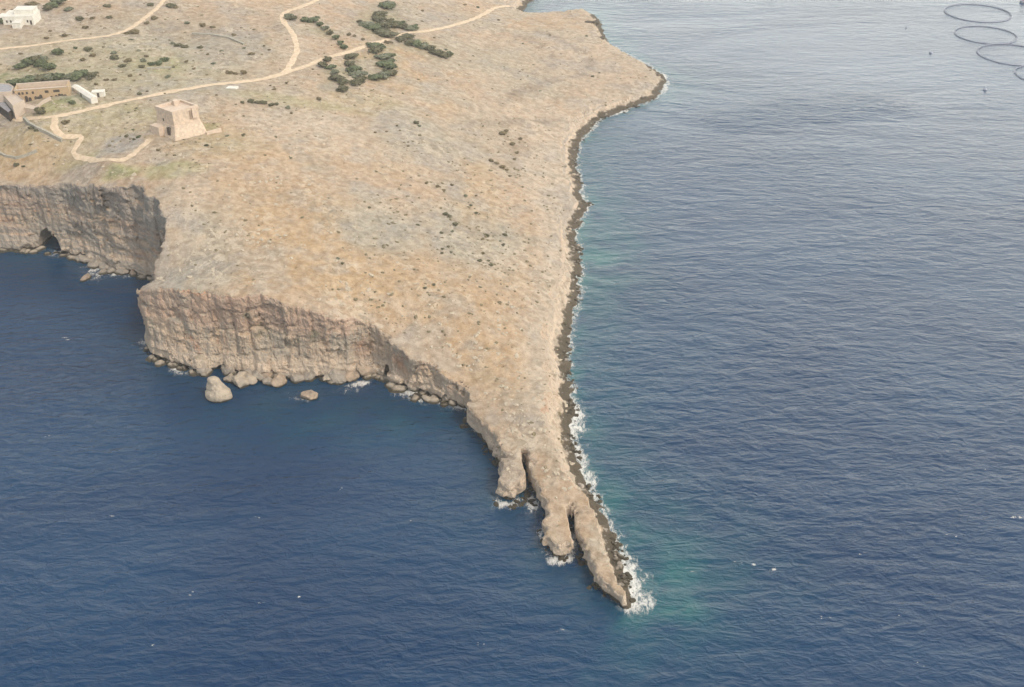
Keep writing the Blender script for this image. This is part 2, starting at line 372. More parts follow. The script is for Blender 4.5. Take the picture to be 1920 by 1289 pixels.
pb(PALE, .8, 1025,320,45,70, soft=.5); pb(PALE, .7, 1045,450,38,150, soft=.6); pb(PALE, .65, 1020,700,42,110, soft=.6); pb(BRN,.44,230,80,330,90,soft=.5); pb(OLV,.3,300,100,200,50,soft=.6); pb(GRY,.5,900,250,60,60,soft=.6); pb(PALE, .5, 560,230,120,25, soft=.7); pb(PALE,.45,1100,110,80,50,soft=.6)
pb(PALE, .5, 320,430,40,80, soft=.6); pb(PALE,.45,640,270,160,30,soft=.7); pb(PALE,.6,490,225,50,14,soft=.6)
pb(GRY, .55, 250,110,260,70, soft=.6); pb(OLV, .4, 200,130,220,50, soft=.6); pb(OLV, .55, 120,250,160,25, soft=.6); pb(np.array([.33,.31,.10]), 1, 225,322,40,11, soft=.4); pb(GRN, .6, 215,322,22,6)
pb(OLV, .95, 325,318,52,14, soft=.5); pb(OLV,.7,150,300,60,10,soft=.5); pb(GRN,.5,12,158,30,8,soft=.4); pb(OLV,.4,700,190,80,14,soft=.7); pb(ORG, .6, 50,310,90,22, soft=.6); pb(PNK, .6, 20,20,60,22, soft=.5); pb(PNK,.5,500,140,60,25,soft=.6)
pb(OLV, .35, 400,270,80,25, soft=.6); pb(ORG,.4,420,290,90,12,soft=.6); pb(SLT, .9, 225,271,40,15, soft=.3); pb(GRY, .8, 415,95,60,30, soft=.5); pb(BRN, .35, 430,95,45,25, soft=.6); pb(BRN,.4,370,65,70,12,soft=.6)
pb(GRN, .9, 20,148,45,11, soft=.3); pb(OLV,.7,60,150,70,16,soft=.5); pb(OLV, .9, 110,200,50,9, soft=.4); pb(GRN,.75,136,188,22,10,soft=.5); pb(OLV,.8,100,206,60,9,soft=.5); pb(OLV,.6,250,210,120,14,soft=.6); pb(OLV,.7,300,122,45,14,soft=.5)
pb(BRN, .45, 965,265,18,45, soft=.8); pb(BRN,.35,975,280,30,50,soft=.7); pb(BRN,.4,715,45,55,35,soft=.5); pb(GRY,.7,760,30,40,20,soft=.5); pb(GRY,.5,860,35,60,20,soft=.6); pb(BRN,.3,840,35,40,14,soft=.6)
pb(OLV,.6,425,62+180,0.1,0.1); pb(OLV,.7,395,237,22,7,soft=.3)  # small olive patch just right of the tower
pb(ORG,.7,620,520,170,32,soft=.5); pb(ORG,.5,560,400,110,50,soft=.5); pb(ORG,.6,880,620,90,60,soft=.6); pb(GRY,.8,890,440,75,55,soft=.4); pb(GRY,.75,705,430,70,32,soft=.4); pb(GRY,.6,775,255,60,32,soft=.4); pb(GRY,.55,370,520,60,40,soft=.5)
pb(PALE,.6,1050,500,30,170,soft=.4); pb(PALE,.6,1020,320,40,60,soft=.4); pb(ORG,.55,900,370,40,70,soft=.5); pb(OLV,.7,560,190,120,9,soft=.6); pb(BRN,.35,720,30,60,40,soft=.5); pb(PALE,.5,1000,230,60,30,soft=.6)
# fine wandering rock benches seen as brownish curved lines on the far spit
for line in ([(560,25),(520,50),(470,60),(420,58),(360,48),(310,44)], [(475,70),(440,62),(380,57),(300,58),(270,60)], [(1080,225),(1020,232),(960,228),(900,232)], [(960,60),(1000,80),(1035,105),(1040,125),(1000,140)], [(1010,60),(1030,66),(1060,80),(1085,95),(1105,108),(1107,125),(1090,140),(1050,150),(1000,165),(960,180),(940,195)],):
    for p, q in zip(line, line[1:]):
        a = on_ground(*p); b = on_ground(*q); dx, dy = b[0]-a[0], b[1]-a[1]; t = np.clip(((X-a[0])*dx+(Y-a[1])*dy)/(dx*dx+dy*dy), 0, 1)
        dd = np.hypot(X+1.5*W1-a[0]-t*dx, Y+1.5*W2-a[1]-t*dy); blend(BRN*.8, .62*sstep(5.5, 1.2, dd)*sstep(-.7, .1, b3))
ch = base_h(X, Y)+1.2*fbm(X/26, Y/26, 3.3, 3); gate = sstep(-.15, .35, fbm(X/50, Y/50, 8.8, 3))*sstep(-60, -10, X+.12*(Y-300))
blend(BRN, .34*gate*sstep(.30, .10, np.abs(np.mod(ch/1.9, 1)-.5))*sstep(-.3, .4, b3))
for px, py, rx, ry in ((628,142,22,26),(664,132,16,32),(718,115,28,36),(796,90,50,13),(712,40,34,30),(610,58,30,8),(765,52,24,6),(80,147,75,8),(70,120,35,9)): pb(OLV*.75, .6, px, py, rx, ry, soft=.5, rot=0)
dsh, clsh = coast_d(X, Y); blend(np.array([.50,.40,.295]), .62*sstep(2.0, 3.5, dsh)*sstep(20, 11, dsh+4*W1)*(clsh < .3)*sstep(-.5, .3, b3+.3))
rd = road_d(X, Y, 1); blend(PALE, .45*sstep(7, 2.5, rd)*sstep(-.4, .5, b3))
blend(BRN, .20*sstep(.1, .6, b3)); blend(PALE, .20*sstep(.1, .6, -b3)); blend(SLT, .42*sstep(.1, .5, b0)); blend(PALE, .32*sstep(.2, .6, -b0))
# worn bare mottling at the scale of single bushes
b4 = fbm(X/3.1, Y/3.1, 7.7, 3); blend(BRN, .32*sstep(.25, .7, b4)); blend(PALE, .26*sstep(.2, .7, -b4)); b5 = fbm(X/5.5, Y/5.5, 17.7, 4); blend(SLT, .26*sstep(.25, .6, b5)); blend(ORG, .22*sstep(.25, .6, -b5))
blend(BRN, .55*sstep(.48, .8, fbm(X/2.2, Y/2.2, 1.1, 2))*sstep(-.1, .5, fbm(X/45, Y/45, 3, 3)+.25))

g = NM('limestone ground'); tint = g.attr('tint', 0); p = g.pos()
n1 = g.noise(p, .35, 6, .65); n2 = g.noise(p, 1.9, 6, .7); n4 = g.noise(p, .9, 3)
top = g.mix(g.ramp(n1, .25, .75), g.mix(.26, tint, (0,0,0)), g.mix(.16, tint, (1,.9,.75)))
top = g.mix(g.math('MULTIPLY', g.ramp(n2, .58, .70), .5), top, (.19,.155,.10))
vs2 = g.n('TexVoronoi', {'Vector': g.mix(.12, g.pos(), g.n('TexNoise', {'Vector': g.pos(), 'Scale': .5, 'Detail': 4.0}).outputs[1]), 'Scale': .42, 'Randomness': 1.0}, feature='F1')
cellv = g.n('SeparateColor', {0: vs2.outputs[1]}).outputs[0]
slab = g.ramp(g.noise(p, .045, 4, .6), .46, .62)
top = g.mix(g.math('MULTIPLY', slab, g.math('MULTIPLY', g.ramp(cellv, .55, .9), .5)), top, (.56,.47,.36))
top = g.mix(g.math('MULTIPLY', slab, g.math('MULTIPLY', g.ramp(cellv, .35, .05), .45)), top, (.26,.22,.16))
ved = g.n('TexVoronoi', {'Vector': p, 'Scale': .42}, feature='DISTANCE_TO_EDGE').outputs[0]
vcr = g.n('TexVoronoi', {'Vector': g.pos((1,1,.55)), 'Scale': .42}, feature='DISTANCE_TO_EDGE').outputs[0]; vcr2 = g.n('TexVoronoi', {'Vector': g.pos((1,1,.6)), 'Scale': 1.1}, feature='DISTANCE_TO_EDGE').outputs[0]
vor = g.n('TexVoronoi', {'Vector': p, 'Scale': .33, 'Randomness': 1.0}, feature='F1')
top = g.mix(g.math('MULTIPLY', g.ramp(vor.outputs[0], .22, .10), g.math('MULTIPLY', g.ramp(n4, .5, .68), .6)), top, (.14,.13,.07))
# cliff rock
ps = g.pos((.11, .11, .045)); pst = g.pos((.05, .05, .55)); pv = g.pos((.35,.35,.06))
c1 = g.noise(ps, 1, 5, .6, .6); c2 = g.noise(pst, 1, 5, .6, .3); c3 = g.noise(pv, 1.6, 4, .6); c4 = g.noise(p, .5, 5, .7)
rock = g.mix(g.ramp(c1, .35, .62), (.40,.335,.255), (.55,.395,.265))
rock = g.mix(g.ramp(g.noise(g.pos((.045,.045,.07), (30,12,3)), 1, 5, .65, .8), .52, .66), rock, (.43,.225,.125))
rock = g.mix(g.math('MULTIPLY', g.ramp(c2, .48, .62), .5), rock, (.27,.235,.20))
rock = g.mix(g.math('MULTIPLY', g.ramp(c3, .54, .70), .45), rock, (.24,.215,.18))
rock = g.mix(g.math('MULTIPLY', g.ramp(g.noise(g.pos((.5,.5,.09), (5,5,5)), 1.2, 4, .6), .52, .66), .5), rock, (.40,.235,.15))
zz = g.n('SeparateXYZ', {0: g.n('NewGeometry').outputs['Position']}).outputs[2]
hh = g.math('ADD', zz, g.math('MULTIPLY', c4, 9)); lowp = g.ramp(hh, 15, 8)       # clean-washed lower face
rock = g.mix(g.math('MULTIPLY', lowp, .85), rock, g.mix(g.ramp(c4,.3,.7), (.52,.405,.30), (.68,.545,.41)))
rock = g.mix(g.math('MULTIPLY', g.ramp(g.noise(p, .8, 4, .6), .66, .72), .8), rock, (.075,.085,.04))  # tufts in the crevices
nz = g.n('SeparateXYZ', {0: g.n('NewGeometry').outputs['Normal']}).outputs[2]
rock = g.mix(g.math('MULTIPLY', g.ramp(g.math('ADD', zz, g.math('MULTIPLY', c2, 14)), 40, 44), .6), rock, (.22,.20,.18))
rock = g.mix(g.math('MULTIPLY', g.math('MULTIPLY', g.ramp(g.math('ADD', zz, g.math('MULTIPLY', c4, 8)), 19, 24), g.ramp(g.noise(g.pos((.06,.06,.05), (2,2,2)), 1, 4, .6), .42, .58)), .6), rock, (.46,.285,.20))
west = g.ramp(g.n('SeparateXYZ', {0: g.n('NewGeometry').outputs['Position']}).outputs[1], 345, 375)      # the western cliff is older, grey and bedded
bed = g.noise(g.pos((.02, .02, .42)), 1, 5, .65, .4)
rock = g.mix(g.math('MULTIPLY', west, g.math('MULTIPLY', g.ramp(bed, .42, .58), .75)), rock, (.27,.245,.215))
rock = g.mix(g.math('MULTIPLY', west, g.math('MULTIPLY', g.ramp(g.math('ADD', zz, g.math('MULTIPLY', c4, 10)), 27, 33), .6)), rock, (.25,.235,.21))
rock = g.mix(g.attr('ledge_plants'), rock, (.085,.09,.045))
steep = g.ramp(g.math('ADD', nz, g.math('MULTIPLY', g.math('SUBTRACT', n1, .5), .3)), .80, .55)
rock = g.mix(.13, rock, (.85,.74,.60))
col = g.mix(steep, top, rock)
wet = g.ramp(g.math('ADD', zz, g.math('MULTIPLY', g.math('SUBTRACT', g.noise(g.pos(), .22, 6, .75), .5), 4.2)), 2.0, 1.2)
col = g.mix(wet, col, g.mix(n2, (.035,.029,.02), (.17,.135,.09)))
g.set('Base Color', col)
bh = g.math('ADD', g.math('MULTIPLY', n1, 1.0), g.math('ADD', g.math('MULTIPLY', n2, .55), g.math('ADD', g.math('MULTIPLY', g.math('MULTIPLY', slab, ved), .9), g.math('MULTIPLY', steep, g.math('ADD', g.math('MULTIPLY', c4, 1.4), g.math('ADD', g.math('MULTIPLY', vcr, 1.8), g.math('MULTIPLY', vcr2, .7)))))))
g.set('Normal', g.bump(bh, .9, 1.0))
C = C*.945
TINT = np.concatenate([C, np.ones((len(C), 1))], 1)
VEG = np.zeros(len(V))
for px, py, rx, rz in ((505,625,6.5,2.6),(560,640,5,2),(600,625,3.5,3),(480,600,3,3)):
    a, b = at(px, 702); VEG = np.maximum(VEG, .75*sstep(.75, .25, np.sqrt(((X-a)/rx)**2+((V[:, 2]-(702-py)/4.35)/rz)**2)+.75*fbm(X/1.9, Y/1.9, V[:, 2]/1.9, 3))*(np.abs(Y-b) < 12))
hm_ = mesh_np('headland', V, Q, g.m, True, {'tint': ('FLOAT_COLOR', TINT), 'ledge_plants': ('FLOAT', VEG)})
fn_ = np.empty(len(hm_.polygons)*3, np.float32); hm_.polygons.foreach_get('normal', fn_)
hm_.polygons.foreach_set('use_smooth', fn_.reshape(-1, 3)[:, 2] > .72)         # broken rock keeps its hard edges
hl = link('headland', hm_)
tag(hl, kind='structure')

# roads
rm = NM('packed earth'); p = rm.pos(); rm.set('Base Color', rm.mix(rm.ramp(rm.noise(p, .5, 6, .7), .38, .62), (.50,.385,.26), (.62,.49,.345)))
for nm, wd, L in RL:
    T = np.gradient(L[:, :2], axis=0); T /= np.linalg.norm(T, axis=1)[:, None]; Nn = np.stack([-T[:, 1], T[:, 0]], 1)
    wob = 1+.28*perlin(L[:, 0]/11, L[:, 1]/11, 1)
    cols = []
    for k, f in enumerate((-1, -.5, 0, .5, 1)):
        jit = (.75*fbm(L[:,0]/3.1+k*5, L[:,1]/3.1, 3, 2) if abs(f) == 1 else 0)
        q = L[:, :2]+Nn*(wd*f*wob+jit)[:, None]
        d, cl = coast_d(q[:, 0], q[:, 1]); z = plateau(q[:, 0], q[:, 1], d, cl)+.16-.05*abs(f)
        cols.append(np.concatenate([q, z[:, None]], 1))
    Vr = np.stack(cols, 1); n = len(L); Vr = Vr.reshape(-1, 3); idx = np.arange(n*5).reshape(n, 5)
    q = np.stack([idx[:-1,:-1], idx[:-1,1:], idx[1:,1:], idx[1:,:-1]], -1).reshape(-1, 4)
    tag(link(nm, mesh_np(nm, Vr, q[:, ::-1], rm.m)), kind='structure')
# surface sampler from the finished ground
def ground(X, Y):
    X = np.atleast_1d(np.asarray(X, float)); Y = np.atleast_1d(np.asarray(Y, float))
    d, cl = coast_d(X, Y); return plateau(X, Y, d, cl)
def place(px, py):
    X, Y, z = on_ground(px, py)
    return X, Y, float(ground(X, Y)[0])

# ------------------------------------------------------------------ sea
def span(a, b, s, far):
    inner = np.arange(a, b+s, s); o = []; st = s; x = b+s
    while x < far: st *= 1.25; x += st; o.append(x)
    o2 = []; st = s; x = a
    while x > -far: st *= 1.25; x -= st; o2.append(x)
    return np.array(o2[::-1]+list(inner)+o)
SX, SY = np.meshgrid(span(-330, 420, 3., 4800), span(90, 850, 3., 4800), indexing='ij')
sd2, scl = coast_d(SX, SY, False); off = -sd2
wd = 8+9*(fbm(SX/60, SY/60, 2, 3)+.5)
sh = np.exp(-np.clip(off, 0, 1e5)/np.maximum(wd, 3))*np.where(scl > .5, .10, .34)
def blob(px, py, r, k, ry=None):
    a, b = at(px, py); return k*np.exp(-((SX-a)/r)**2-((SY-b)/(ry or r))**2)
sh = sh+blob(1245,1122,9,.20,8)+blob(1290,1095,12,.08)+blob(1210,1060,13,.12)+blob(1250,1160,9,.10,6)+blob(1170,930,17,.14)+blob(1140,800,16,.12)+blob(1130,480,20,.22,40)+blob(1330,1060,24,.10)+blob(680,790,45,.10,14)
sh = np.clip(sh*(1+1.0*fbm(SX/11, SY/11, 5, 4)), 0, 1)
ax_, ay_ = at(1370, 222); bx2, by2 = at(1640, 196); tt_ = np.clip(((SX-ax_)*(bx2-ax_)+(SY-ay_)*(by2-ay_))/((bx2-ax_)**2+(by2-ay_)**2), 0, 1)
gd = np.hypot(SX-ax_-tt_*(bx2-ax_), (SY-ay_-tt_*(by2-ay_))*1.2)+9*fbm(SX/45, SY/25, 4, 4)
gust = .95*sstep(34, 2, gd)-.38*sstep(330, 620, SY)*sstep(-100, 100, SX)
n, m = SX.shape; idx = np.arange(n*m).reshape(n, m)
q = np.stack([idx[:-1,:-1], idx[1:,:-1], idx[1:,1:], idx[:-1,1:]], -1).reshape(-1, 4)
s = NM('sea water'); p = s.pos()
s.b.inputs['IOR'].default_value = 1.33; s.b.inputs['Specular IOR Level'].default_value = .5
big = s.noise(s.pos((.006,.014,1)), 1, 3, .55, .8); wind = s.noise(s.pos((.010,.03,1), (3,8,0)), 1, 4, .6, 1.0)
deep = s.mix(s.ramp(big, .3, .7), (.0030,.025,.071), (.0055,.036,.089))
colw = s.mix(s.attr('shallow'), deep, (.030,.150,.128))
s.set('Base Color', colw)
def rot(a, sc): return s.n('Mapping', {0: s.n('NewGeometry').outputs['Position'], 2: (0, 0, R(a)), 3: sc}).outputs[0]
w1 = s.noise(rot(6, (.075,.20,1)), 1, 3, .5, .7); w2 = s.noise(rot(-22, (.26,.46,1)), 1, 4, .6, .6); w4 = s.noise(rot(18, (.10,.16,1)), 1, 3, .55, .3); w3 = s.noise(s.pos((.03,.05,1)), 1, 2, .5)
hgt = s.math('ADD', s.math('MULTIPLY', w1, 3.0), s.math('ADD', s.math('ADD', s.math('MULTIPLY', w4, 2.4), s.math('MULTIPLY', w2, 1.9)), s.math('MULTIPLY', w3, 1.6)))
gst = s.attr('gust'); lw = s.n('MapRange', {0: s.noise(s.pos((.004,.011,1), (9,2,0)), 1, 4, .6, .9), 1: .35, 2: .68, 3: .55, 4: 1.1}).outputs[0]
hgt = s.math('MULTIPLY', hgt, s.math('ADD', lw, gst)); s.set('Normal', s.bump(hgt, 1.0, .31)); s.set('Roughness', s.n('MapRange', {0: wind, 1: .35, 2: .65, 3: .10, 4: .20}).outputs[0])
tag(link('sea', mesh_np('sea', np.stack([SX, SY, 0*SX], -1).reshape(-1, 3), q, s.m, True, {'shallow': ('FLOAT', sh), 'gust': ('FLOAT', gust)})), kind='structure')

# ------------------------------------------------------------------ foam, washed along the rocks, plus a few whitecaps
fx = np.arange(-215, 145, .6); fy = np.arange(195, 700, .6)
FX, FY = np.meshgrid(fx, fy, indexing='ij'); fd, fcl = coast_d(FX, FY)
o = -fd
amt = np.where(fcl < .5, sstep(3.8, .3, o)*.60, sstep(2.6, .2, o)*.24)
def fb(px, py, r, k, ry=None):
    a, b = at(px, py); return k*np.exp(-((FX-a)/r)**2-((FY-b)/(ry or r))**2)
hot = (fb(1198,1095,4.5,1.,9)+fb(1205,1130,5,.9,5)+fb(1185,1060,4,.6,6)+fb(1084,790,5,1.,11)+fb(1090,850,4,.7,8)+fb(1110,900,4,.6,8)+fb(1092,385,5,.6,9)+fb(1130,238,10,.45,6)+fb(1190,212,9,.6,5)+fb(1252,165,5,.8,9)
       +fb(1248,142,5,.8,6)+fb(560,745,4.5,.9,3)+fb(585,752,5,.8,2.5)+fb(675,720,4.5,.9,2.5)+fb(650,735,6,.5,3)+fb(340,690,6,.85,3)+fb(350,697,5,.5,3)+fb(760,735,7,.6,4)+fb(800,745,6,.7,4)+fb(860,760,5,.8,4)+fb(893,795,2.5,1.,4)
       +fb(180,505,9,.7,5)+fb(168,525,5,.75,5)+fb(230,512,9,.7,4)+fb(112,476,4,.7,3)+fb(1050,1048,5,.85,3)+fb(1018,995,3,.6,5)+fb(945,948,5,.6,3)+fb(1000,945,2.6,.6,5)+fb(1072,1010,2.2,.6,6)
       +fb(270,640,4,.5,6)+fb(410,752,5,.4,2)+fb(1130,50,6,.5,10)+fb(1060,680,2,.2,1))
F2 = np.clip(amt+np.where(fcl > .5, .95, .44)*hot*sstep(22, 4, np.abs(o))*(1+.9*fbm(FX/3.6, FY/3.6, 2, 3))*(1+.5*perlin(FX/12, FY/12, 4)), 0, .92)
F2[(o < -1.5)] = 0
# the boulder standing off the cliff keeps its own ring
idx = np.arange(F2.size).reshape(F2.shape)
mx = np.maximum(np.maximum(F2[:-1,:-1], F2[1:,:-1]), np.maximum(F2[1:,1:], F2[:-1,1:]))
q = np.stack([idx[:-1,:-1], idx[1:,:-1], idx[1:,1:], idx[:-1,1:]], -1)[mx > .05]
used = np.zeros(F2.size, bool); used[q.ravel()] = True; rmp = np.cumsum(used)-1
FV = np.stack([FX, FY, 0*FX+.05], -1).reshape(-1, 3)[used]; FA = F2.ravel()[used]; q = rmp[q]
rng = np.random.RandomState(5)
caps = [(122,633,2.6),(1290,1074,1.8),(1427,1070,2.2),(1915,966,3.2),(1620,1040,1.2),(768,978,1.),(1048,1185,1.5),(365,1113,1.2),(212,966,1.),(640,918,.9),(1718,1248,1.3),(1545,1160,1.),(1386,1056,1.),(1780,1005,1.),(1850,880,1.2),(480,970,.8),(280,1210,1.),
        (1480,700,.8),(560,1120,1.),(1400,960,.9),(1690,1150,.9),(900,1210,.9),(90,820,.9),(490,1130,.9)]
for px, py, r in caps:
    a, b = at(px, py)
    for k in range(3):
        aa, bb = a+rng.normal()*r*.8, b+rng.normal()*r*.4; th = np.linspace(0, 2*np.pi, 11)[:-1]; rr = .62*r*(.35+.4*rng.rand())*(1+.35*rng.normal(size=10))
        ring = np.stack([aa+rr*np.cos(th)*1.3, bb+rr*np.sin(th)*.6, 0*th+.05+.004*k], 1); base = len(FV)
        FV = np.concatenate([FV, [[aa, bb, .05+.004*k]], ring]); FA = np.concatenate([FA, [.75], np.full(10, .25)])
        q = np.concatenate([q, [[base, base+1+i, base+1+(i+1) % 10, base] for i in range(0, 10)]])
# fans were written as quads with a repeated point: split them off as triangles
tri = q[q[:, 0] == q[:, 3]][:, :3]; quad = q[q[:, 0] != q[:, 3]]
f = NM('foam'); p = f.pos(); f.set('Base Color', (.80,.78,.72,1)); f.set('Roughness', .7)
fa = f.attr('foam'); fn = f.noise(f.pos((1.25,.6,1)), .6, 7, .72, 1.0); fn2 = f.noise(f.pos((1,1,1)), 2.2, 4, .6)
al = f.ramp(f.math('ADD', fa, f.math('ADD', f.math('MULTIPLY', f.math('SUBTRACT', fn, .5), 2.1), f.math('MULTIPLY', f.math('SUBTRACT', fn2, .5), .7))),     .26, 1.15)
f.set('Alpha', f.math('MULTIPLY', al, .80))
T3 = np.concatenate([quad[:, [0,1,2]], quad[:, [0,2,3]], tri])
tag(link('sea_foam', mesh_np('sea_foam', FV, T3, f.m, True, {'foam': ('FLOAT', FA)})), kind='stuff')

# ------------------------------------------------------------------ boulders
bmats = []
for c1_, c2_ in (((.47,.39,.295), (.33,.285,.225)), ((.36,.31,.25), (.27,.235,.19)), ((.42,.32,.23), (.30,.24,.18))):
    k = NM('boulder rock'); p = k.pos(); nn = k.noise(p, .5, 6, .65)
    cc = k.mix(k.ramp(nn, .35, .65), c1_, c2_); zz = k.n('SeparateXYZ', {0: k.n('NewGeometry').outputs['Position']}).outputs[2]
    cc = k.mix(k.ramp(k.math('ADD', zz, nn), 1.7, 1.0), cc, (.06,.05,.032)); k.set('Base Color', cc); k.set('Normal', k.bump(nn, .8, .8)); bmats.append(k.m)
def facet(P, seed):
    rg_ = np.random.RandomState(seed+100); N = rg_.normal(size=(12, 3)); N /= np.linalg.norm(N, axis=1)[:, None]; cc = .58+.30*rg_.rand(12)
    dt = P@N.T; return np.minimum(1.06, np.where(dt > .05, cc/np.maximum(dt, .05), 9).min(1))
def boulder_mesh(name, lumps, mat, seed, fs=1.0):
    """lumps: (x, y, z, rx, ry, rz); one closed skin wrapped round them"""
    bm = bmesh.new(); bmesh.ops.create_icosphere(bm, subdivisions=4, radius=1)
    P = np.array([v.co for v in bm.verts])
    cen = np.average([l[:3] for l in lumps], axis=0, weights=[l[3] for l in lumps]); best = np.zeros(len(P))
    for l in lumps:                                    # farthest hit of rays from the centre
        o_ = (cen-np.array(l[:3]))/np.array(l[3:]); dd = P/np.array(l[3:])
        A = (dd*dd).sum(1); B = (dd*o_).sum(1); Cc = (o_*o_).sum()-1; disc = B*B-A*Cc
        best = np.maximum(best, np.where(disc > 0, (-B+np.sqrt(np.maximum(disc, 0)))/A, 0))
    r = best*(1-fs+fs*facet(P, seed))*(1+.10*fbm(P[:,0]*1.6+seed*7.1, P[:,1]*1.6, P[:,2]*1.6, 4))
    cut = 1-.12*np.abs(perlin(P[:,0]*2.2+seed, P[:,1]*2.2, P[:,2]*2.2+seed)); r = r*cut
    for v, rr, pp in zip(bm.verts, r, P): v.co = Vector(cen+pp*rr)
    me = bpy.data.meshes.new(name); bm.to_mesh(me); bm.free(); me.materials.append(mat)
    return me
ORD = ['first','second','third','fourth','fifth','sixth','seventh','eighth','ninth','tenth','eleventh','twelfth','thirteenth','fourteenth','fifteenth','sixteenth','seventeenth','eighteenth','nineteenth','twentieth']
def ordn(i):
    i += 1
    if i <= 20: return ORD[i-1]
    t_, u_ = divmod(i, 10)
    return ({2:'twent',3:'thirt',4:'fort',5:'fift',6:'sixt'}[t_]+'ieth') if u_ == 0 else {2:'twenty',3:'thirty',4:'forty',5:'fifty',6:'sixty'}[t_]+'-'+ORD[u_-1]
x, y = at(412, 748); o = link('sea_stack', boulder_mesh('sea_stack', [(0,0,2.0,5.3,4.6,4.2),(-.9,.8,5.2,3.9,3.3,3.0),(-1.3,1.2,8.2,2.7,2.4,2.3),(2.2,-.5,1.4,3.8,3.2,2.6),(-2.4,0,2.4,3,2.8,2.6)], bmats[0], 1, .35)); o.location = (x, y, 0); o.scale = (.86, .86, .86)
tag(o, 'tall two-tiered pale sea stack rising from the water off the front cliff', 'sea stack')
x, y = at(582, 747); o = link('boulder', boulder_mesh('boulder', [(0,0,1.2,3.4,2.8,2.8),(-.8,.6,2.0,2.6,2,2.2)], bmats[2], 2)); o.location = (x, y, 0); o.scale = (1, 1, .75)
tag(o, 'squat brown boulder ringed by white foam off the front cliff', 'boulder')
FB = [(433,716,2.6,0),(450,720,4.6,0),(467,717,3.6,0),(430,700,3.2,1),(486,712,3,1),(498,708,3.6,2),(522,719,4.0,2),(532,705,4.4,0),(548,707,3,0),(505,722,2.4,1),(470,700,3.6,1),(447,692,3.8,1),
      (556,716,3,1),(640,713,5.2,1),(662,708,4.6,2),(690,697,7.5,2),(722,693,4.6,2),(618,713,3.4,0),(580,708,3.6,1),(752,712,3.6,2),(778,728,4,1),(808,735,4,1),(830,742,3.4,2),(848,748,3.8,1),(385,700,3.2,1),(870,758,3.,2)]
FB.sort()
bw = {0: 'pale cream', 1: 'grey', 2: 'pinkish brown'}
for i, (px, py, r, mt) in enumerate(FB):
    x, y = at(px, py); k = .5+.2*math.sin(i*2.3)
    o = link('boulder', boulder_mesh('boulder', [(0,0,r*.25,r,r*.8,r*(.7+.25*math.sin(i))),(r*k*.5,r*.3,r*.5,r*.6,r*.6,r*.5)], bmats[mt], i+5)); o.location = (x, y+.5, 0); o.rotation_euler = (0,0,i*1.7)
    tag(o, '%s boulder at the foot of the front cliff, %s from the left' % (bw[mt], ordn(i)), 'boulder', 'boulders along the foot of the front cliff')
dk = NM('wet dark rock'); dk.set('Base Color', dk.mix(dk.noise(dk.pos(), .6, 5), (.035,.03,.022), (.13,.105,.07)))
for px, py, L_, lb in ((1111,43,[(-3,0,0,3,1.8,1.3),(1.5,-.6,0,3.4,1.8,1.4),(3.6,3,0,1.4,4.5,1.2)],'hooked dark wet reef at the far top corner of the spit'),(1128,70,[(0,1,0,2,3.4,1.3),(-1.6,-2.6,0,2,1.8,1.1)],'small dark wet reef just nearer than the hooked one on the spit')):
    x, y, z = place(px, py); o = link('reef_rock', boulder_mesh('reef_rock', L_, dk.m, px, .6)); o.location = (x, y, z-.1); tag(o, lb, 'reef', 'dark reefs at the far end of the spit')
WB = [(152,488,4,1),(166,490,4.5,1),(176,497,3.6,1),(163,523,3.2,2),(188,495,5,1),(200,503,4,1),(214,508,3.4,1),(192,513,2.4,1),(232,512,3.4,1),(250,516,2.6,2),(268,515,2.6,1),(143,474,3.5,2)]
WB.sort()
for i, (px, py, r, mt) in enumerate(WB):
    x, y = at(px, py)
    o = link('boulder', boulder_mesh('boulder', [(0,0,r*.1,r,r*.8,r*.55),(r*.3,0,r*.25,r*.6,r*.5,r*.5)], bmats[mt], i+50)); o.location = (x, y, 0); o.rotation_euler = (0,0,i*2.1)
    tag(o, '%s half-drowned boulder below the western cliff beside the cave, %s from the left' % (bw[mt], ordn(i)), 'boulder', 'boulders below the western cliff')

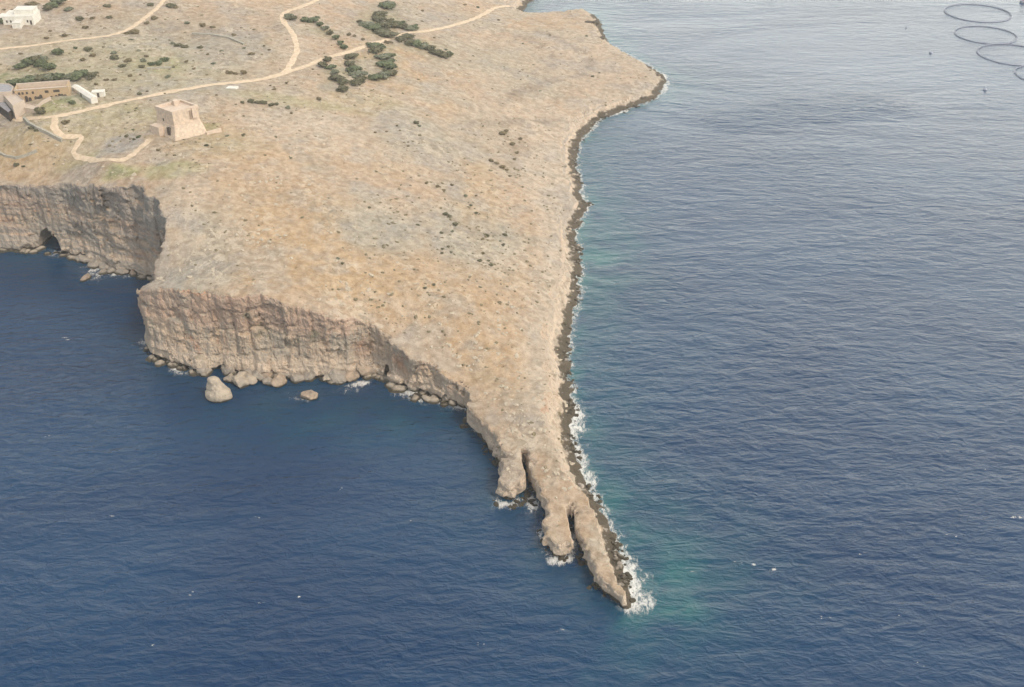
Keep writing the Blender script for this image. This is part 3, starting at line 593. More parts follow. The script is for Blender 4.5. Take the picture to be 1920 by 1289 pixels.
# ------------------------------------------------------------------ plants
def leaf_mat(c1_, c2_):
    k = NM('foliage'); k.set('Base Color', k.mix(k.ramp(k.noise(k.pos(), 1.1, 3), .35, .65), c1_, c2_)); k.set('Roughness', .75); return k.m
LM = [leaf_mat((.075,.075,.040), (.15,.135,.075)), leaf_mat((.068,.085,.042), (.13,.145,.07)), leaf_mat((.12,.095,.05), (.20,.16,.085)), leaf_mat((.11,.12,.075), (.19,.19,.125))]
bark = NM('bark'); bark.set('Base Color', (.12,.085,.055,1))
def crown_mesh(seed, mat, h=.62):
    rg = np.random.RandomState(seed); lob = [(0,0,.32,.34)]
    for k in range(7):
        a = rg.rand()*6.28; r = .15+.22*rg.rand(); lob.append((r*math.cos(a), r*math.sin(a), .18+.32*rg.rand(), .14+.12*rg.rand()))
    bm = bmesh.new()
    for lx, ly, lz, lr in lob:
        mt = Matrix.Translation((lx, ly, lz*h*1.6)) @ Matrix.Diagonal((lr*.82, lr*.82, lr*.66, 1))
        r_ = bmesh.ops.create_icosphere(bm, subdivisions=2, radius=1, matrix=mt)
        for v in r_['verts']:
            v.co += Vector(rg.normal(size=3))*lr*.15
        for k in range(46):
            d = rg.normal(size=3); d /= np.linalg.norm(d); d[2] = abs(d[2])*.9-.12
            c_ = Vector((lx, ly, lz*h*1.6))+Vector(d*lr*np.array([1, 1, .82]))*(.8+.35*rg.rand()); u = Vector(rg.normal(size=3)).normalized(); v = u.cross(Vector(rg.normal(size=3))).normalized(); s_ = .03+.035*rg.rand()
            bm.faces.new([bm.verts.new(c_+u*s_), bm.verts.new(c_+v*s_), bm.verts.new(c_-u*s_), bm.verts.new(c_-v*s_)])
    me = bpy.data.meshes.new('crown'); bm.to_mesh(me); bm.free(); me.materials.append(mat); return me
CM = {mi: [crown_mesh(11+mi*10+k, LM[mi], .5) for k in range(3)] for mi in range(4)}
def trunk_mesh():
    bm = bmesh.new(); n = 7
    loft(bm, [[(r*math.cos(6.283*i/n)+ox, r*math.sin(6.283*i/n), z) for i in range(n)] for z, r, ox in ((-.06,.05,0),(.08,.035,.01),(.22,.025,.03),(.36,.012,.02))])
    for a in (.5, 2.6, 4.4):
        d = Vector((math.cos(a), math.sin(a), .9)); p0 = Vector((.01,0,.12)); sd_ = Vector((-d.y, d.x, 0)).normalized()
        loft(bm, [[p0+sd_*r*math.cos(t)+Vector((0,0,1))*r*math.sin(t)+d*l for t in (0,2.1,4.2)] for l, r in ((0,.02),(.22,.007))])
    me = bpy.data.meshes.new('trunk'); bm.to_mesh(me); bm.free(); me.materials.append(bark.m); return me
TM = trunk_mesh(); pc = 0
def shrub(px, py, wpx, mi, tree=False, flat=1.0):
    global pc; pc += 1
    x, y, z = place(px, py); s_ = max(wpx*scale_at(x, y, z), 1.2)*(1.45 if tree else 1.2)
    if tree:
        o = empty('tree', (x, y, z-.1), pc*2.4, 1); c_ = link('crown', CM[mi][pc % 3], o); c_.location = (0,0,.07); t = link('trunk', TM, o)
    else: o = link('shrub', CM[mi][pc % 3]); o.location = (x, y, z-.08*s_); o.rotation_euler = (0,0,pc*2.4)
    fl = flat*(.8+.35*random.random()); o.scale = (s_*(.95+.2*random.random()), s_*(.9+.2*random.random()), s_*fl*min(1, 5.0/s_ if s_ > 5 else 1))
    return o
# tree strips: (where, material, group, list from the road outwards)
STR = [('in the leftmost tree strip below the road', 0, [(616,114,13),(606,124,15),(621,130,15),(627,140,13),(630,150,20),(644,160,15),(642,171,16)]),
       ('in the middle tree strip below the road', 0, [(656,107,20),(657,120,19),(664,131,20),(671,142,21),(680,149,14),(675,156,14),(667,162,16)]),
       ('in the broad right strip below the road', 1, [(692,86,8),(707,89,24),(706,98,19),(717,109,21),(727,108,22),(725,121,28),(735,128,16),(732,136,22),(718,142,20),(705,149,18),(695,145,8),(740,138,8)]),
       ('in the slanting hedge right of the road', 0, [(751,75,17),(762,70,20),(767,82,18),(782,87,17),(795,92,17),(807,96,16),(820,101,19),(831,106,19),(842,104,12),(836,95,5)]),
       ('in the thin diagonal tree line above the road', 1, [(645,91,11),(638,83,9),(630,73,11),(620,63,10),(610,54,10),(600,46,11),(588,36,22),(573,37,16),(549,36,12),(540,34,14)]),
       ('in the grove above the road at top centre', 0, [(727,65,26),(714,60,24),(700,52,26),(688,48,20),(722,50,22),(708,38,22),(712,27,22),(725,12,20),(733,8,16),(732,45,12),(675,43,8),(740,52,14)]),
       ('in the short hedge across the road', 1, [(747,49,17),(756,52,16),(767,54,17),(777,55,14)]),
       ('in the green thicket behind the ruined farm', 1, [(28,158,18),(45,154,22),(60,150,26),(78,148,26),(95,146,24),(110,146,20),(145,147,24),(156,144,18),(172,149,15),(132,150,14)]),
       ('in the dark clump uphill of the ruined farm', 1, [(40,124,18),(54,118,18),(68,114,20),(82,113,18),(77,122,18),(92,128,17),(109,101,17)]),
       ('beside the white building at top left', 1, [(61,39,18),(52,42,9),(5,44,14),(100,12,18),(112,6,20),(92,18,14)])]
for where, mi, L in STR:
    grp = 'trees '+where
    for i, (px, py, wp) in enumerate(L):
        m2 = (mi, 1-mi, mi, 3, mi)[(i*7+len(L)) % 5]
        o = shrub(px, py+wp*.12, wp*1.05, m2, True)
        tag(o, '%s tree, %s %s' % ({0:'dark olive',1:'green',3:'grey-green'}[m2], ordn(i), where), 'tree', grp)
SCAT = [('on the hillside above the upper track', [(58,7,24,2),(200,13,12,0),(282,9,13,0),(322,11,18,0),(330,14,10,2),(288,35,13,2),(276,44,11,2),(148,35,14,0),(205,32,11,0),(160,50,12,2),(129,19,16,3),(95,60,6,2),(88,72,9,2),(121,67,11,2),(250,61,17,2),(236,63,10,2),
           (25,17,7,2),(8,18,6,2),(172,33,10,2),(380,46,12,2),(400,49,10,2),(350,43,10,3),(38,100,7,2)]),
        ('between the upper track and main road', [(246,75,8,3),(165,95,18,0),(142,91,8,1),(175,105,12,2),(214,100,12,3),(214,110,15,0),(240,114,13,2),(230,123,14,0),(155,114,10,2),(335,83,16,0),(345,86,12,0),(324,80,9,3),(376,89,11,0),(308,112,18,1),
           (298,118,14,1),(285,120,12,1),(267,125,11,0),(324,125,7,0),(363,128,7,2),(430,135,14,2),(440,137,9,2),(457,137,12,2),(472,103,10,2),(182,137,8,0),(245,142,10,2),(264,140,5,2),(180,159,8,2),(262,176,10,0),(276,171,4,2),(298,159,5,2),(191,172,9,2),
           (200,152,11,2),(215,150,10,2),(276,107,8,2),(260,95,9,3),(390,102,7,2),(458,92,7,3),(400,118,9,3),(350,115,8,2),(315,145,12,3),(268,114,12,3),(415,95,8,3),(440,66,9,2),(505,95,6,2),(495,88,5,2)]),
        ('on the open ground around the watchtower', [(121,230,14,2),(136,196,14,1),(40,214,6,2),(441,197,5,0),(455,193,8,0),(470,191,13,0),(485,193,13,0),(493,194,13,0),(510,198,12,0),(519,196,9,0),(238,255,8,0),(260,257,9,1),(252,261,6,0),(455,254,6,0),(425,257,7,3),(387,274,8,0),
           (58,240,11,0),(68,245,8,0),(297,282,8,2),(327,292,6,2),(597,185,9,2),(537,156,6,0),(507,160,4,2),(514,167,7,2),(587,130,5,2),(240,206,5,3),(255,200,5,3),(250,243,5,3),(407,181,4,2),(310,176,3,2),(547,213,6,2),(30,310,10,0),(45,312,8,0),(540,202,10,3)]),
        ('on the rocky middle of the headland', [(780,233,10,0),(786,238,8,3),(692,388,6,0),(642,493,6,0),(633,484,7,3),(783,420,7,0),(835,399,10,0),(843,404,8,0),(853,420,9,0),(828,437,7,0),(848,433,7,3),(800,343,7,2),(820,350,8,2),(832,356,7,2),(847,347,7,2),(873,367,8,3),(893,367,6,2),(893,397,8,0),(884,384,6,3),
           (943,253,15,2),(950,248,10,2),(920,300,9,2),(932,305,9,2),(943,313,12,2),(950,318,8,2),(947,440,9,0),(913,443,10,0),(905,450,7,2),(943,460,8,0),(937,453,6,3),(920,500,8,0),(915,492,6,0),(900,493,9,0),(905,477,7,2),(830,467,6,0),(840,463,6,0),(828,475,6,0),(845,473,5,0),
           (813,533,8,0),(797,540,7,0),(833,558,7,2),(937,570,7,2),(900,542,6,3),(745,236,4,2),(750,245,4,2),(703,247,6,2),(725,247,5,2),(765,277,6,2),(498,292,5,2),(545,296,5,3),(458,252,4,2),(870,190,5,2),(960,270,10,2),(968,285,9,2),(975,262,7,2),(965,300,8,2),(955,330,7,2)]),
        ('on the spit and coast road', [(655,65,9,2),(664,67,8,2),(680,73,7,2),(792,20,6,2),(791,39,5,2),(872,11,6,2),(896,15,6,3),(935,36,6,2),(815,73,5,2),(1124,135,5,0),(1111,144,6,0),(1100,66,5,3),(980,83,4,3),(1031,66,5,2),(726,80,12,2),(735,80,8,2),(1013,172,4,3)])]
sz = lambda w_: 'tiny' if w_ < 6 else 'small' if w_ < 10 else 'spreading'
hue = {0: 'dark olive', 1: 'green', 2: 'brown', 3: 'grey-green'}
for where, L in SCAT:
    for i, (px, py, wp, mi) in enumerate(sorted(L)):
        o = shrub(px, py+1, wp, mi, False, .8)
        tag(o, '%s %s shrub, %s from the left %s' % (sz(wp), hue[mi], ordn(i), where), 'shrub', 'shrubs '+where)
o = shrub(75, 216, 13, 0, True, 1.3); tag(o, 'lone conical tree at the roadside wall of the ruined farm', 'tree')

# scattered low tufts and loose stones: too many to count
rg = np.random.RandomState(21)
def scatter(name, n, mat, dens, smin, smax, hgt, tuft):
    PX = rg.rand(n)*1260; PY = rg.rand(n)**1.15*1120
    z = np.full(n, 20.); 
    for _ in range(14):
        x_ = (PX-960)/F; y_ = (644.5-PY)/F; dz = -sa+y_*ca; t = (z-H)/dz; X_ = x_*t; Y_ = (ca+y_*sa)*t; z = z+.6*(base_h(X_, Y_)-z)
    d, cl = coast_d(X_, Y_); den = dens(X_, Y_, PX, PY)
    ok = (d > 3.0) & (rg.rand(n) < den) & (road_d(X_, Y_) > 3.2); X_, Y_, d, cl = X_[ok], Y_[ok], d[ok], cl[ok]
    Z_ = plateau(X_, Y_, d, cl); k = len(X_); s_ = smin+(smax-smin)*rg.rand(k)**2.2
    if tuft:
        bv = np.array([(math.cos(a)*r, math.sin(a)*r, zz_) for a, r, zz_ in [(i*6.283/7, 1, -.15) for i in range(7)]+[(i*6.283/5+.3, .72, .5) for i in range(5)]]+[(0,0,.75)])
    else:
        bv = np.array([(math.cos(a)*r, math.sin(a)*r, zz_) for a, r, zz_ in [(i*6.283/7, 1, -.2) for i in range(7)]+[(i*6.283/5+.3, .7, .42) for i in range(5)]]+[(0.1,0,.5)])
    fc = [(0,1,7),(1,8,7),(1,2,8),(2,9,8),(2,3,9),(3,4,9),(4,10,9),(4,5,10),(5,11,10),(5,6,11),(6,7,11),(6,0,7),(7,8,12),(8,9,12),(9,10,12),(10,11,12),(11,7,12)]
    B = bv[None]+rg.normal(size=(k, 13, 3))*.17; an = rg.rand(k)*6.28; c_, q_ = np.cos(an)[:, None], np.sin(an)[:, None]; st = 1+.7*rg.rand(k)[:, None]
    bx_ = B[..., 0]*st; by_ = B[..., 1]
    P = np.stack([(bx_*c_-by_*q_)*s_[:, None]+X_[:, None], (bx_*q_+by_*c_)*s_[:, None]+Y_[:, None], B[..., 2]*s_[:, None]*hgt+Z_[:, None]], -1).reshape(-1, 3)
    fa_ = (np.array(fc)[None]+13*np.arange(k)[:, None, None]).reshape(-1, 3)
    tag(link(name, mesh_np(name, P, fa_, mat, False)), kind='stuff')
def dens_t(x_, y_, px, py):
    e = .06+.42*sstep(.0, .6, fbm(x_/30, y_/30, 5, 3)); e = e+.5*np.exp(-((px-890)/110)**2-((py-420)/110)**2)+.7*np.exp(-((px-972)/30)**2-((py-285)/60)**2)+.4*np.exp(-((px-230)/260)**2-((py-120)/70)**2)+.25*np.exp(-((px-900)/120)**2-((py-560)/90)**2)
    return np.clip(e, 0, 1)
scatter('low_scrub', 21000, leaf_mat((.13,.11,.06), (.23,.19,.115)), dens_t, .14, .75, .7, True)
def dens_s(x_, y_, px, py):
    return np.clip(.2+.6*sstep(.0, .5, fbm(x_/22, y_/22, 9, 3))+.5*(px > 930), 0, 1)
stm = NM('loose stone'); stm.set('Base Color', stm.mix(stm.noise(stm.pos(), .8, 3), (.50,.42,.31), (.36,.31,.24)))
scatter('loose_stones', 15000, stm.m, dens_s, .2, .85, .8, False)
# rubble fallen at the cliff foot, and dark broken rock along the low shore
def edge_rocks(name, n, box_, dlo, dhi, cliff, mat, smin, smax, seed, lab):
    rq = np.random.RandomState(seed); X_ = box_[0]+(box_[1]-box_[0])*rq.rand(n); Y_ = box_[2]+(box_[3]-box_[2])*rq.rand(n); d, cl = coast_d(X_, Y_)
    ok = (d > dlo) & (d < dhi) & ((cl > .5) == cliff) & (rq.rand(n) < sstep(-.25, .35, perlin(X_/9, Y_/9, 6))); X_, Y_, d, cl = X_[ok], Y_[ok], d[ok], cl[ok]; k = len(X_)
    bm = bmesh.new(); bmesh.ops.create_icosphere(bm, subdivisions=2, radius=1); P = np.array([v.co for v in bm.verts]); fc = np.array([[v.index for v in f_.verts] for f_ in bm.faces]); bm.free()
    shp = np.stack([P*facet(P, q_+400)[:, None] for q_ in range(9)])[rq.randint(0, 9, k)]
    s_ = smin+(smax-smin)*rq.rand(k)**2.5; an = rq.rand(k)*6.28; c_, q_ = np.cos(an)[:, None], np.sin(an)[:, None]
    Z_ = np.zeros(k) if cliff else np.maximum(plateau(X_, Y_, d, cl), 0)
    bx_ = shp[..., 0]*1.25; by_ = shp[..., 1]
    PP = np.stack([(bx_*c_-by_*q_)*s_[:, None]+X_[:, None], (bx_*q_+by_*c_)*s_[:, None]+Y_[:, None], shp[..., 2]*s_[:, None]*.75+Z_[:, None]], -1).reshape(-1, 3)
    tag(link(name, mesh_np(name, PP, (fc[None]+len(P)*np.arange(k)[:, None, None]).reshape(-1, 3), mat, False)), kind='stuff')
edge_rocks('cliff_foot_rubble', 60000, (-220, 5, 290, 450), -3.6, .8, True, bmats[0], .35, 2.1, 3, 1)
edge_rocks('cliff_foot_rubble', 5000, (-20, 40, 205, 300), -1.8, .5, True, bmats[1], .3, 1.0, 4, 1)
edge_rocks('shore_rocks', 60000, (-10, 140, 205, 620), -1.3, 3.2, False, bmats[1], .22, .95, 5, 1)

# ------------------------------------------------------------------ buildings
def wallmat(name, a, b, sc=.8):
    k = NM(name); n_ = k.noise(k.pos(), sc, 6, .65); k.set('Base Color', k.mix(k.ramp(n_, .35, .65), a, b)); k.set('Normal', k.bump(n_, .5, .25)); return k.m
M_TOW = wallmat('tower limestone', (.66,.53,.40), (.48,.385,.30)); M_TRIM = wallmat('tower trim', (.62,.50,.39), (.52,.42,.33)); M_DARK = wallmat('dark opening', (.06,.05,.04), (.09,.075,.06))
M_FARM = wallmat('farm masonry', (.46,.34,.21), (.40,.29,.18)); M_PLAS = wallmat('pale plaster', (.52,.43,.34), (.46,.38,.31)); M_ROOF = wallmat('grey roof', (.26,.25,.26), (.32,.31,.31)); M_WHITE = wallmat('whitewash', (.70,.67,.59), (.60,.57,.50)); M_DRY = wallmat('drystone', (.40,.37,.30), (.28,.26,.21), 1.6)
# watchtower: square, battered base, roof platform with parapet, corner bartizan blocks, stair ramp and door
tx, ty, tz = on_ground(329, 266); z0 = float(min(ground(tx, ty)[0], tz))
c0 = Vector((tx, ty+.6, 0)); u = Vector((math.cos(R(43)), math.sin(R(43)), 0)); v = Vector((-math.cos(R(33)), math.sin(R(33)), 0)); v = Vector((-u.y, u.x, 0))*.35+v*.65; v.normalize()
t = empty('watchtower', (c0.x, c0.y, z0)); t.scale = (1, 1, .87); tag(t, 'square sandstone watchtower with battered base and parapet beside the track', 'tower')
SU, SV = 12.0, 11.6
def ring(o_, z, su=SU, sv=SV):      # offset outwards by o_
    return [tuple(u*a+v*b+Vector((0,0,z))) for a, b in ((-o_+FL, -o_+FL), (FL+su+o_, -o_+FL), (FL+su+o_, FL+sv+o_), (-o_+FL, FL+sv+o_))]
FL = 1.3
bm = bmesh.new(); loft(bm, [ring(1.7, -3), ring(1.5, 0), ring(.55, 4.6), ring(.12, 6.2)]); bm_obj('scarp_base', bm, M_TOW, t)
bm = bmesh.new(); loft(bm, [ring(0, 6.2), ring(-.12, 12.4)]); bm_obj('wall_block', bm, M_TOW, t)
bm = bmesh.new(); loft(bm, [ring(.22, 6.2), ring(.22, 6.6)]); bm_obj('string_course', bm, M_TRIM, t)
bm = bmesh.new(); loft(bm, [ring(.1, 12.4), ring(.12, 14.1), ring(-.75, 14.1), ring(-.75, 12.9)], cap=False); bm.faces.new([bm.verts.new(p_) for p_ in ring(-.72, 12.92)]); bm_obj('parapet', bm, M_TRIM, t)
def onface(bm, face, a0, a1, z0_, z1_, out0, out1):
    """box against the left ('v') or right ('u') visible face"""
    e, nrm = (u, -v) if face == 'u' else (v, -u)
    nrm = nrm-e*nrm.dot(e); nrm.normalize(); o_ = (u+v)*FL
    loft(bm, [[tuple(o_+e*a+nrm*d_+Vector((0,0,z))) for a, d_ in ((a0, out0), (a1, out0), (a1, out1), (a0, out1))] for z in (z0_, z1_)])
for nm, args, mat in (('machicolation', ('u', 8.6, 10.6, 8.6, 13.6, -.3, .9), M_TRIM), ('doorway', ('v', 2.2, 3.9, 1.9, 5.6, .2, 1.35), M_DARK), ('window', ('v', 6.6, 7.3, 7.6, 9, -.3, .08), M_DARK),
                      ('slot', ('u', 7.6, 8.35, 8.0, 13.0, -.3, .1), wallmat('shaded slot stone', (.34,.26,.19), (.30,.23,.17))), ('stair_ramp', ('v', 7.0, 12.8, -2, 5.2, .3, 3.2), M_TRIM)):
    bm = bmesh.new(); onface(bm, *args); bm_obj(nm, bm, mat, t)
bm = bmesh.new(); box(bm, -1.1, 1.1, -1.1, 1.1, 12.9, 15.4); o = bm_obj('stair_head', bm, M_TRIM, t); o.location = (u+v)*FL+u*(SU-4)+v*(SV-2.5); o.rotation_euler = (0,0,R(40))
bm = bmesh.new(); 
for s0, s1, hh_ in ((12.6, 19.5, .9),): 
    e = u; o_ = (u+v)*FL; nrm = Vector((e.y, -e.x, 0)); loft(bm, [[tuple(o_+e*a+nrm*d_+Vector((0,0,z))) for a, d_ in ((s0, 2.2), (s1, 2.6), (s1, 3.4), (s0, 3.0))] for z in (-1.5, hh_)])
bm_obj('terrace_wall', bm, M_TRIM, t)

def slab_house(root, nm, pts, h, mat, roofmat=None, rimh=.5, base=-2.5):
    """walls from a traced footprint, flat roof inside a low rim"""
    c_ = sum((Vector(p_) for p_ in pts), Vector((0,0)))/len(pts); lo = Vector((root.location.x, root.location.y))
    P = [Vector(p_)-lo for p_ in pts]; cc = c_-lo; inn = [p_+(cc-p_).normalized()*.55 for p_ in P]
    bm = bmesh.new(); loft(bm, [[(*p_, base) for p_ in P], [(*p_, h+rimh) for p_ in P], [(*p_, h+rimh) for p_ in inn], [(*p_, h) for p_ in inn]], cap=False); w_ = bm_obj('wall' if nm == 'wall' else nm, bm, mat, root)
    bm = bmesh.new(); bm.faces.new([bm.verts.new((*p_, h+.02)) for p_ in inn]); bm_obj('roof', bm, roofmat or mat, w_ if nm != 'wall' else root); return w_
def quad_px(pts, zt): return [Vector(at(a, b, zt)) for a, b in pts]
# two storey farmhouse at the left edge
bx_, by_, bz_ = place(22, 214); f = empty('farmhouse', (bx_, by_, bz_)); tag(f, 'two-storey pinkish farmhouse with grey roof at the left edge by the road', 'house')
zt = bz_+7; pts = quad_px([(-30,178),(4,173),(27,172),(43,186),(24,196),(-30,196)], zt)
slab_house(f, 'wall', quad_px([(4,177),(26,173),(46,190),(24,200)], bz_+6), 6, M_PLAS, wallmat('terrace roof', (.50,.41,.33), (.45,.38,.31)))
slab_house(f, 'rear_wing', quad_px([(-40,166),(-12,157),(17,158),(26,164),(22,173),(-40,176)], bz_+7.5), 7.5, M_PLAS, M_ROOF, .25)
slab_house(f, 'verandah', quad_px([(-30,178),(2,181),(22,208),(16,212),(-30,180)][:4]+[], bz_+3.2), 3.2, M_DARK, M_ROOF, .15)  # dark wall colour stands for the long shadow in the verandah opening
slab_house(f, 'road_wall', quad_px([(-8,198),(-4,196),(22,213),(18,215)], bz_+1.4), 1.4, M_PLAS, M_PLAS, .1)
slab_house(f, 'lean_to', quad_px([(46,193),(70,199),(68,207),(44,203)], bz_+3.2), 3.2, M_PLAS, None, .3)
bm = bmesh.new(); a_ = Vector(at(38, 206, bz_+2))-Vector((bx_, by_)); box(bm, a_.x-.9, a_.x+.9, a_.y-1.2, a_.y+1.2, -1, 2.9); bm_obj('door', bm, M_DARK, f)
# long ruined range with two rows of openings
A = place(50, 193); B = place(127, 182); zb = min(A[2], B[2]); e = Vector((B[0]-A[0], B[1]-A[1], 0)); L_ = e.length; e.normalize()
r = empty('ruined_range', (A[0], A[1], zb), math.atan2(e.y, e.x)); tag(r, 'long roofless ochre ruin with two rows of small openings behind the courtyard', 'ruin')
L_ *= 1.02; x0 = -L_*.22
bm = bmesh.new(); box(bm, x0, L_, 0, .8, -2, 5.6); bm_obj('front_wall', bm, M_FARM, r)
bm = bmesh.new(); box(bm, x0+.2, L_+.8, 6.2, 7, -2, 6.6); bm_obj('rear_wall', bm, M_PLAS, r)
bm = bmesh.new(); box(bm, L_, L_+.8, .0, 6.2, -2, 6.2); box(bm, x0, x0+.8, .8, 6.2, -2, 6.1); bm_obj('end_wall', bm, M_FARM, r)
bm = bmesh.new(); box(bm, x0+.8, L_, .8, 6.2, 3.7, 4.1); bm_obj('floor_slab', bm, M_FARM, r)
bm = bmesh.new(); box(bm, x0-.1, L_+.9, -.12, .92, 5.6, 5.85); bm_obj('coping', bm, M_PLAS, r)
for fx_ in (.02,.10,.24,.30,.36,.60,.72,.80,.86,.93):
    bm = bmesh.new(); xx = fx_*L_; hh_ = 1.9+.5*math.sin(fx_*40); n_ = 8
    prof = [(xx-.65, .1), (xx+.65, .1), (xx+.65, hh_)]+[(xx+.65*math.cos(a*math.pi/6), hh_+.65*math.sin(a*math.pi/6)) for a in range(1, 6)]+[(xx-.65, hh_)]
    loft(bm, [[(a, yy, b) for a, b in prof] for yy in (-.05, .4)]); bm_obj('arch', bm, M_DARK, r)
for fx_ in (-.12,-.04,.06,.20,.50,.54,.70,.75,.80):
    bm = bmesh.new(); xx = fx_*L_; box(bm, xx-.45, xx+.45, -.05, .4, 3.6, 4.7); bm_obj('window', bm, M_DARK, r)
# courtyard walls
def wall_line(nm, pts, h, th, mat, label, cat, dz=1.2):
    P = [place(*p_) for p_ in pts]; o = None; bm = bmesh.new(); X0, Y0, Z0 = P[0]
    D = [Vector((b[0]-a[0], b[1]-a[1])).normalized() for a, b in zip(P, P[1:])]; D = [D[0]]+[(a+b).normalized() for a, b in zip(D, D[1:])]+[D[-1]]
    rr = []
    for (a, b, z), d_ in zip(P, D):
        nx, ny = -d_.y*th/2, d_.x*th/2; rr.append([(a-X0+nx, b-Y0+ny, z-Z0-dz), (a-X0+nx, b-Y0+ny, z-Z0+h), (a-X0-nx, b-Y0-ny, z-Z0+h), (a-X0-nx, b-Y0-ny, z-Z0-dz)])
    loft(bm, rr); o = bm_obj(nm, bm, mat); o.location = (X0, Y0, Z0); tag(o, label, cat); return o
wall_line('stone_wall', [(46,226),(56,236),(70,243),(90,252),(104,260),(117,266)], 1.5, 1.0, M_DRY, 'grey stone field wall running down from the road below the farm', 'wall')
wall_line('stone_wall', [(0,289),(10,294),(30,298),(45,294),(70,284)], .9, .8, M_DRY, 'low broken stone wall above the western cliff at the left edge', 'wall')
wall_line('stone_wall', [(70,206),(82,198),(96,190)], 1.2, .8, M_PLAS, 'pale courtyard wall between the farmhouse and the ruined range', 'wall')
wall_line('stone_wall', [(360,62),(395,66),(430,74),(458,86)], .8, 1.2, M_DRY, 'tumbled drystone terrace wall on the grey hillside above the main road', 'wall')
wall_line('stone_wall', [(275,130),(300,128),(322,127)], .8, .8, M_DRY, 'short drystone wall beside the triangular green thicket', 'wall')
# long white shed
A = place(142, 168); B = place(178, 194); zb = min(A[2], B[2])-.2; e = Vector((B[0]-A[0], B[1]-A[1], 0)); L_ = e.length
sh_ = empty('long_white_shed', (A[0], A[1], zb), math.atan2(e.y, e.x)); tag(sh_, 'long narrow whitewashed shed at the right end of the ruined range', 'shed')
bm = bmesh.new(); box(bm, 0, L_, -1.5, 1.5, -1.5, 2.6); bm_obj('wall', bm, M_WHITE, sh_)
bm = bmesh.new(); loft(bm, [[(x_, -1.7, 2.6), (x_, 1.7, 2.6), (x_, 0, 3.3)] for x_ in (-.2, L_+.2)]); bm_obj('roof', bm, M_WHITE, sh_)
bm = bmesh.new(); box(bm, L_*.45, L_*.45+1.1, -1.56, -1.4, 0, 2.1); bm_obj('door', bm, M_DARK, sh_)
A = place(186, 180); sh_ = empty('small_white_hut', (A[0], A[1], A[2]-.1), .15); tag(sh_, 'small white flat-roofed hut right of the long white shed', 'hut')
bm = bmesh.new(); box(bm, -2.6, 2.6, -1.6, 1.6, -1, 2.3); bm_obj('wall', bm, M_WHITE, sh_); bm = bmesh.new(); box(bm, -2.8, 2.8, -1.8, 1.8, 2.3, 2.5); bm_obj('roof', bm, M_WHITE, sh_); bm = bmesh.new(); box(bm, -.5, .5, -1.66, -1.5, 0, 2); bm_obj('door', bm, M_DARK, sh_)
# white farmstead at top left
A = place(36, 50); wf = empty('white_farmstead', (A[0], A[1], A[2]), .06); tag(wf, 'large white flat-roofed building with low front annex at top left', 'house')
for nm, b_, m_ in (('wall', (-8,7.5,1,13,-2,4.2), M_WHITE), ('upper_storey', (-3,7,5,12.5,4.2,6.4), M_WHITE), ('side_wing', (-11.5,-8,3,11,-2,3.2), M_WHITE), ('annex', (-1.8,2.4,-4.5,1,-2,2.4), M_WHITE)):
    bm = bmesh.new(); box(bm, *b_); q_ = bm_obj(nm, bm, m_, wf)
    bm = bmesh.new(); x0,x1,y0,y1,_,z1 = b_; box(bm, x0-.12, x1+.12, y0-.12, y1+.12, z1, z1+.18); bm_obj('roof', bm, M_WHITE, q_ if nm != 'wall' else wf)
for xx in (-6, -4.0, 4.5): bm = bmesh.new(); box(bm, xx-.4, xx+.4, .94, 1.1, 1.2, 2.4); bm_obj('window', bm, M_DARK, wf)
bm = bmesh.new(); box(bm, 5.6, 6.6, .94, 1.1, 0, 2.2); bm_obj('door', bm, M_DARK, wf)
# pale concrete slab by the road
A = place(435, 167); bm = bmesh.new(); loft(bm, [[(-2.6,-1.4,z), (2.4,-1.9,z), (2.8,1.5,z), (-1.9,1.9,z)] for z in (-.5, .5)]); o = bm_obj('concrete_pad', bm, M_WHITE); o.location = A; tag(o, 'pale concrete pad just below the main road', 'slab')

# ------------------------------------------------------------------ fish pens and buoys
pm = NM('pen pipe'); pm.set('Base Color', (.32,.34,.40,1)); pm.set('Roughness', .5); nm_ = NM('pen net'); nm_.set('Base Color', (.03,.05,.06,1)); nm_.set('Alpha', .35)
def torus(bm, Rr, r_, z, n=96, k=8):
    loft_r = [[((Rr+r_*math.cos(b))*math.cos(a), (Rr+r_*math.cos(b))*math.sin(a), z+r_*math.sin(b)) for b in [6.2832*j/k for j in range(k)]] for a in [6.2832*i/n for i in range(n+1)]]
    loft(bm, loft_r, cap=False); bmesh.ops.remove_doubles(bm, verts=bm.verts, dist=.001)
def pen_mesh():
    bm = bmesh.new(); torus(bm, 1, .0075, .004); torus(bm, .97, .006, .004); me1 = bpy.data.meshes.new('float_collar'); bm.to_mesh(me1); bm.free(); me1.materials.append(pm.m)
    bm = bmesh.new(); torus(bm, .962, .003, .035)
    for i in range(48):
        a = i*6.2832/48; c_, s_ = math.cos(a)*.962, math.sin(a)*.962; box(bm, c_-.004, c_+.004, s_-.004, s_+.004, 0, .035)
    me2 = bpy.data.meshes.new('handrail'); bm.to_mesh(me2); bm.free(); me2.materials.append(pm.m)
    return me1, me2
m1, m2 = pen_mesh()
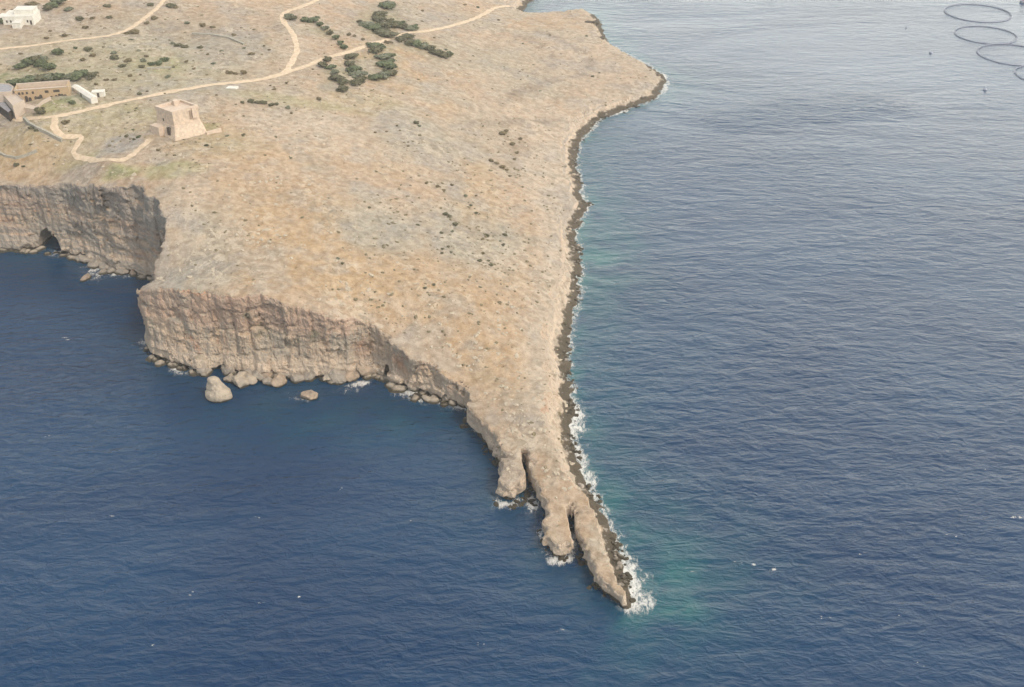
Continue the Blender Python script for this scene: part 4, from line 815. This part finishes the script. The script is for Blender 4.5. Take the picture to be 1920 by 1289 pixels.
for px, py, rp, lb in ((1833,25,60,'round dark fish pen ring nearest the top edge, farthest of the four'), (1848,66,56,'complete round fish pen ring, second of the four from the top'), (1899,103,64,'fish pen ring cut by the right edge, third of the four from the top'), (1968,142,62,'fish pen ring barely showing at the right edge, lowest of the four')):
    X_, Y_ = at(px, py); s_ = rp*scale_at(X_, Y_); o = empty('fish_pen', (X_, Y_, .1), px, s_); tag(o, lb, 'fish pen', 'round fish farm pens'); link('float_collar', m1, o); link('handrail', m2, o)
def buoy(px, py, r_, lb):
    X_, Y_ = at(px, py); o = empty('buoy', (X_, Y_, 0)); tag(o, lb, 'buoy'); bm = bmesh.new(); n = 14
    loft(bm, [[(r_*k*math.cos(6.2832*i/n), r_*k*math.sin(6.2832*i/n), z*r_) for i in range(n)] for z, k in ((-.5,.5),(-.2,.9),(.2,1),(.6,.85),(.9,.4))]); bm_obj('float', bm, pm.m, o, True)
    bm = bmesh.new(); loft(bm, [[(r_*.12*math.cos(6.2832*i/8), r_*.12*math.sin(6.2832*i/8), z*r_) for i in range(8)] for z in (.9, 2.0)]); bm_obj('mast', bm, pm.m, o)
buoy(1745, 100, 1.1, 'dark buoy floating left of the fish pens'); buoy(1847, 169, 1.1, 'dark buoy floating below the fish pens'); buoy(1699, 52, .7, 'faint small buoy farthest left of the fish pens')
X_, Y_ = at(1921, 4); o = empty('workboat', (X_, Y_, .1), .5); tag(o, 'dark workboat cut by the top right corner beside the fish pens', 'boat')
bm = bmesh.new(); loft(bm, [[(-4,-1.2*k,z),(2,-1.5*k,z),(5*k,0,z+.3),(2,1.5*k,z),(-4,1.2*k,z)] for z, k in ((-.4,.7),(1.1,1))]); bm_obj('hull', bm, pm.m, o); bm = bmesh.new(); box(bm, -2.5, .2, -.8, .8, 1.1, 2.8); bm_obj('cabin', bm, M_PLAS, o)

# ------------------------------------------------------------------ air
bm = bmesh.new(); box(bm, -6900, 6900, -6900, 6900, -5.2, 420); hm = bpy.data.materials.new('air'); hm.use_nodes = True; tn = hm.node_tree; tn.nodes.clear()
vo = tn.nodes.new('ShaderNodeVolumePrincipled'); vo.inputs['Color'].default_value = (.93,.94,.95,1); vo.inputs['Density'].default_value = .00013; vo.inputs['Anisotropy'].default_value = .2
tn.links.new(vo.outputs[0], tn.nodes.new('ShaderNodeOutputMaterial').inputs['Volume']); hz = bm_obj('haze', bm, hm); tag(hz, kind='stuff')
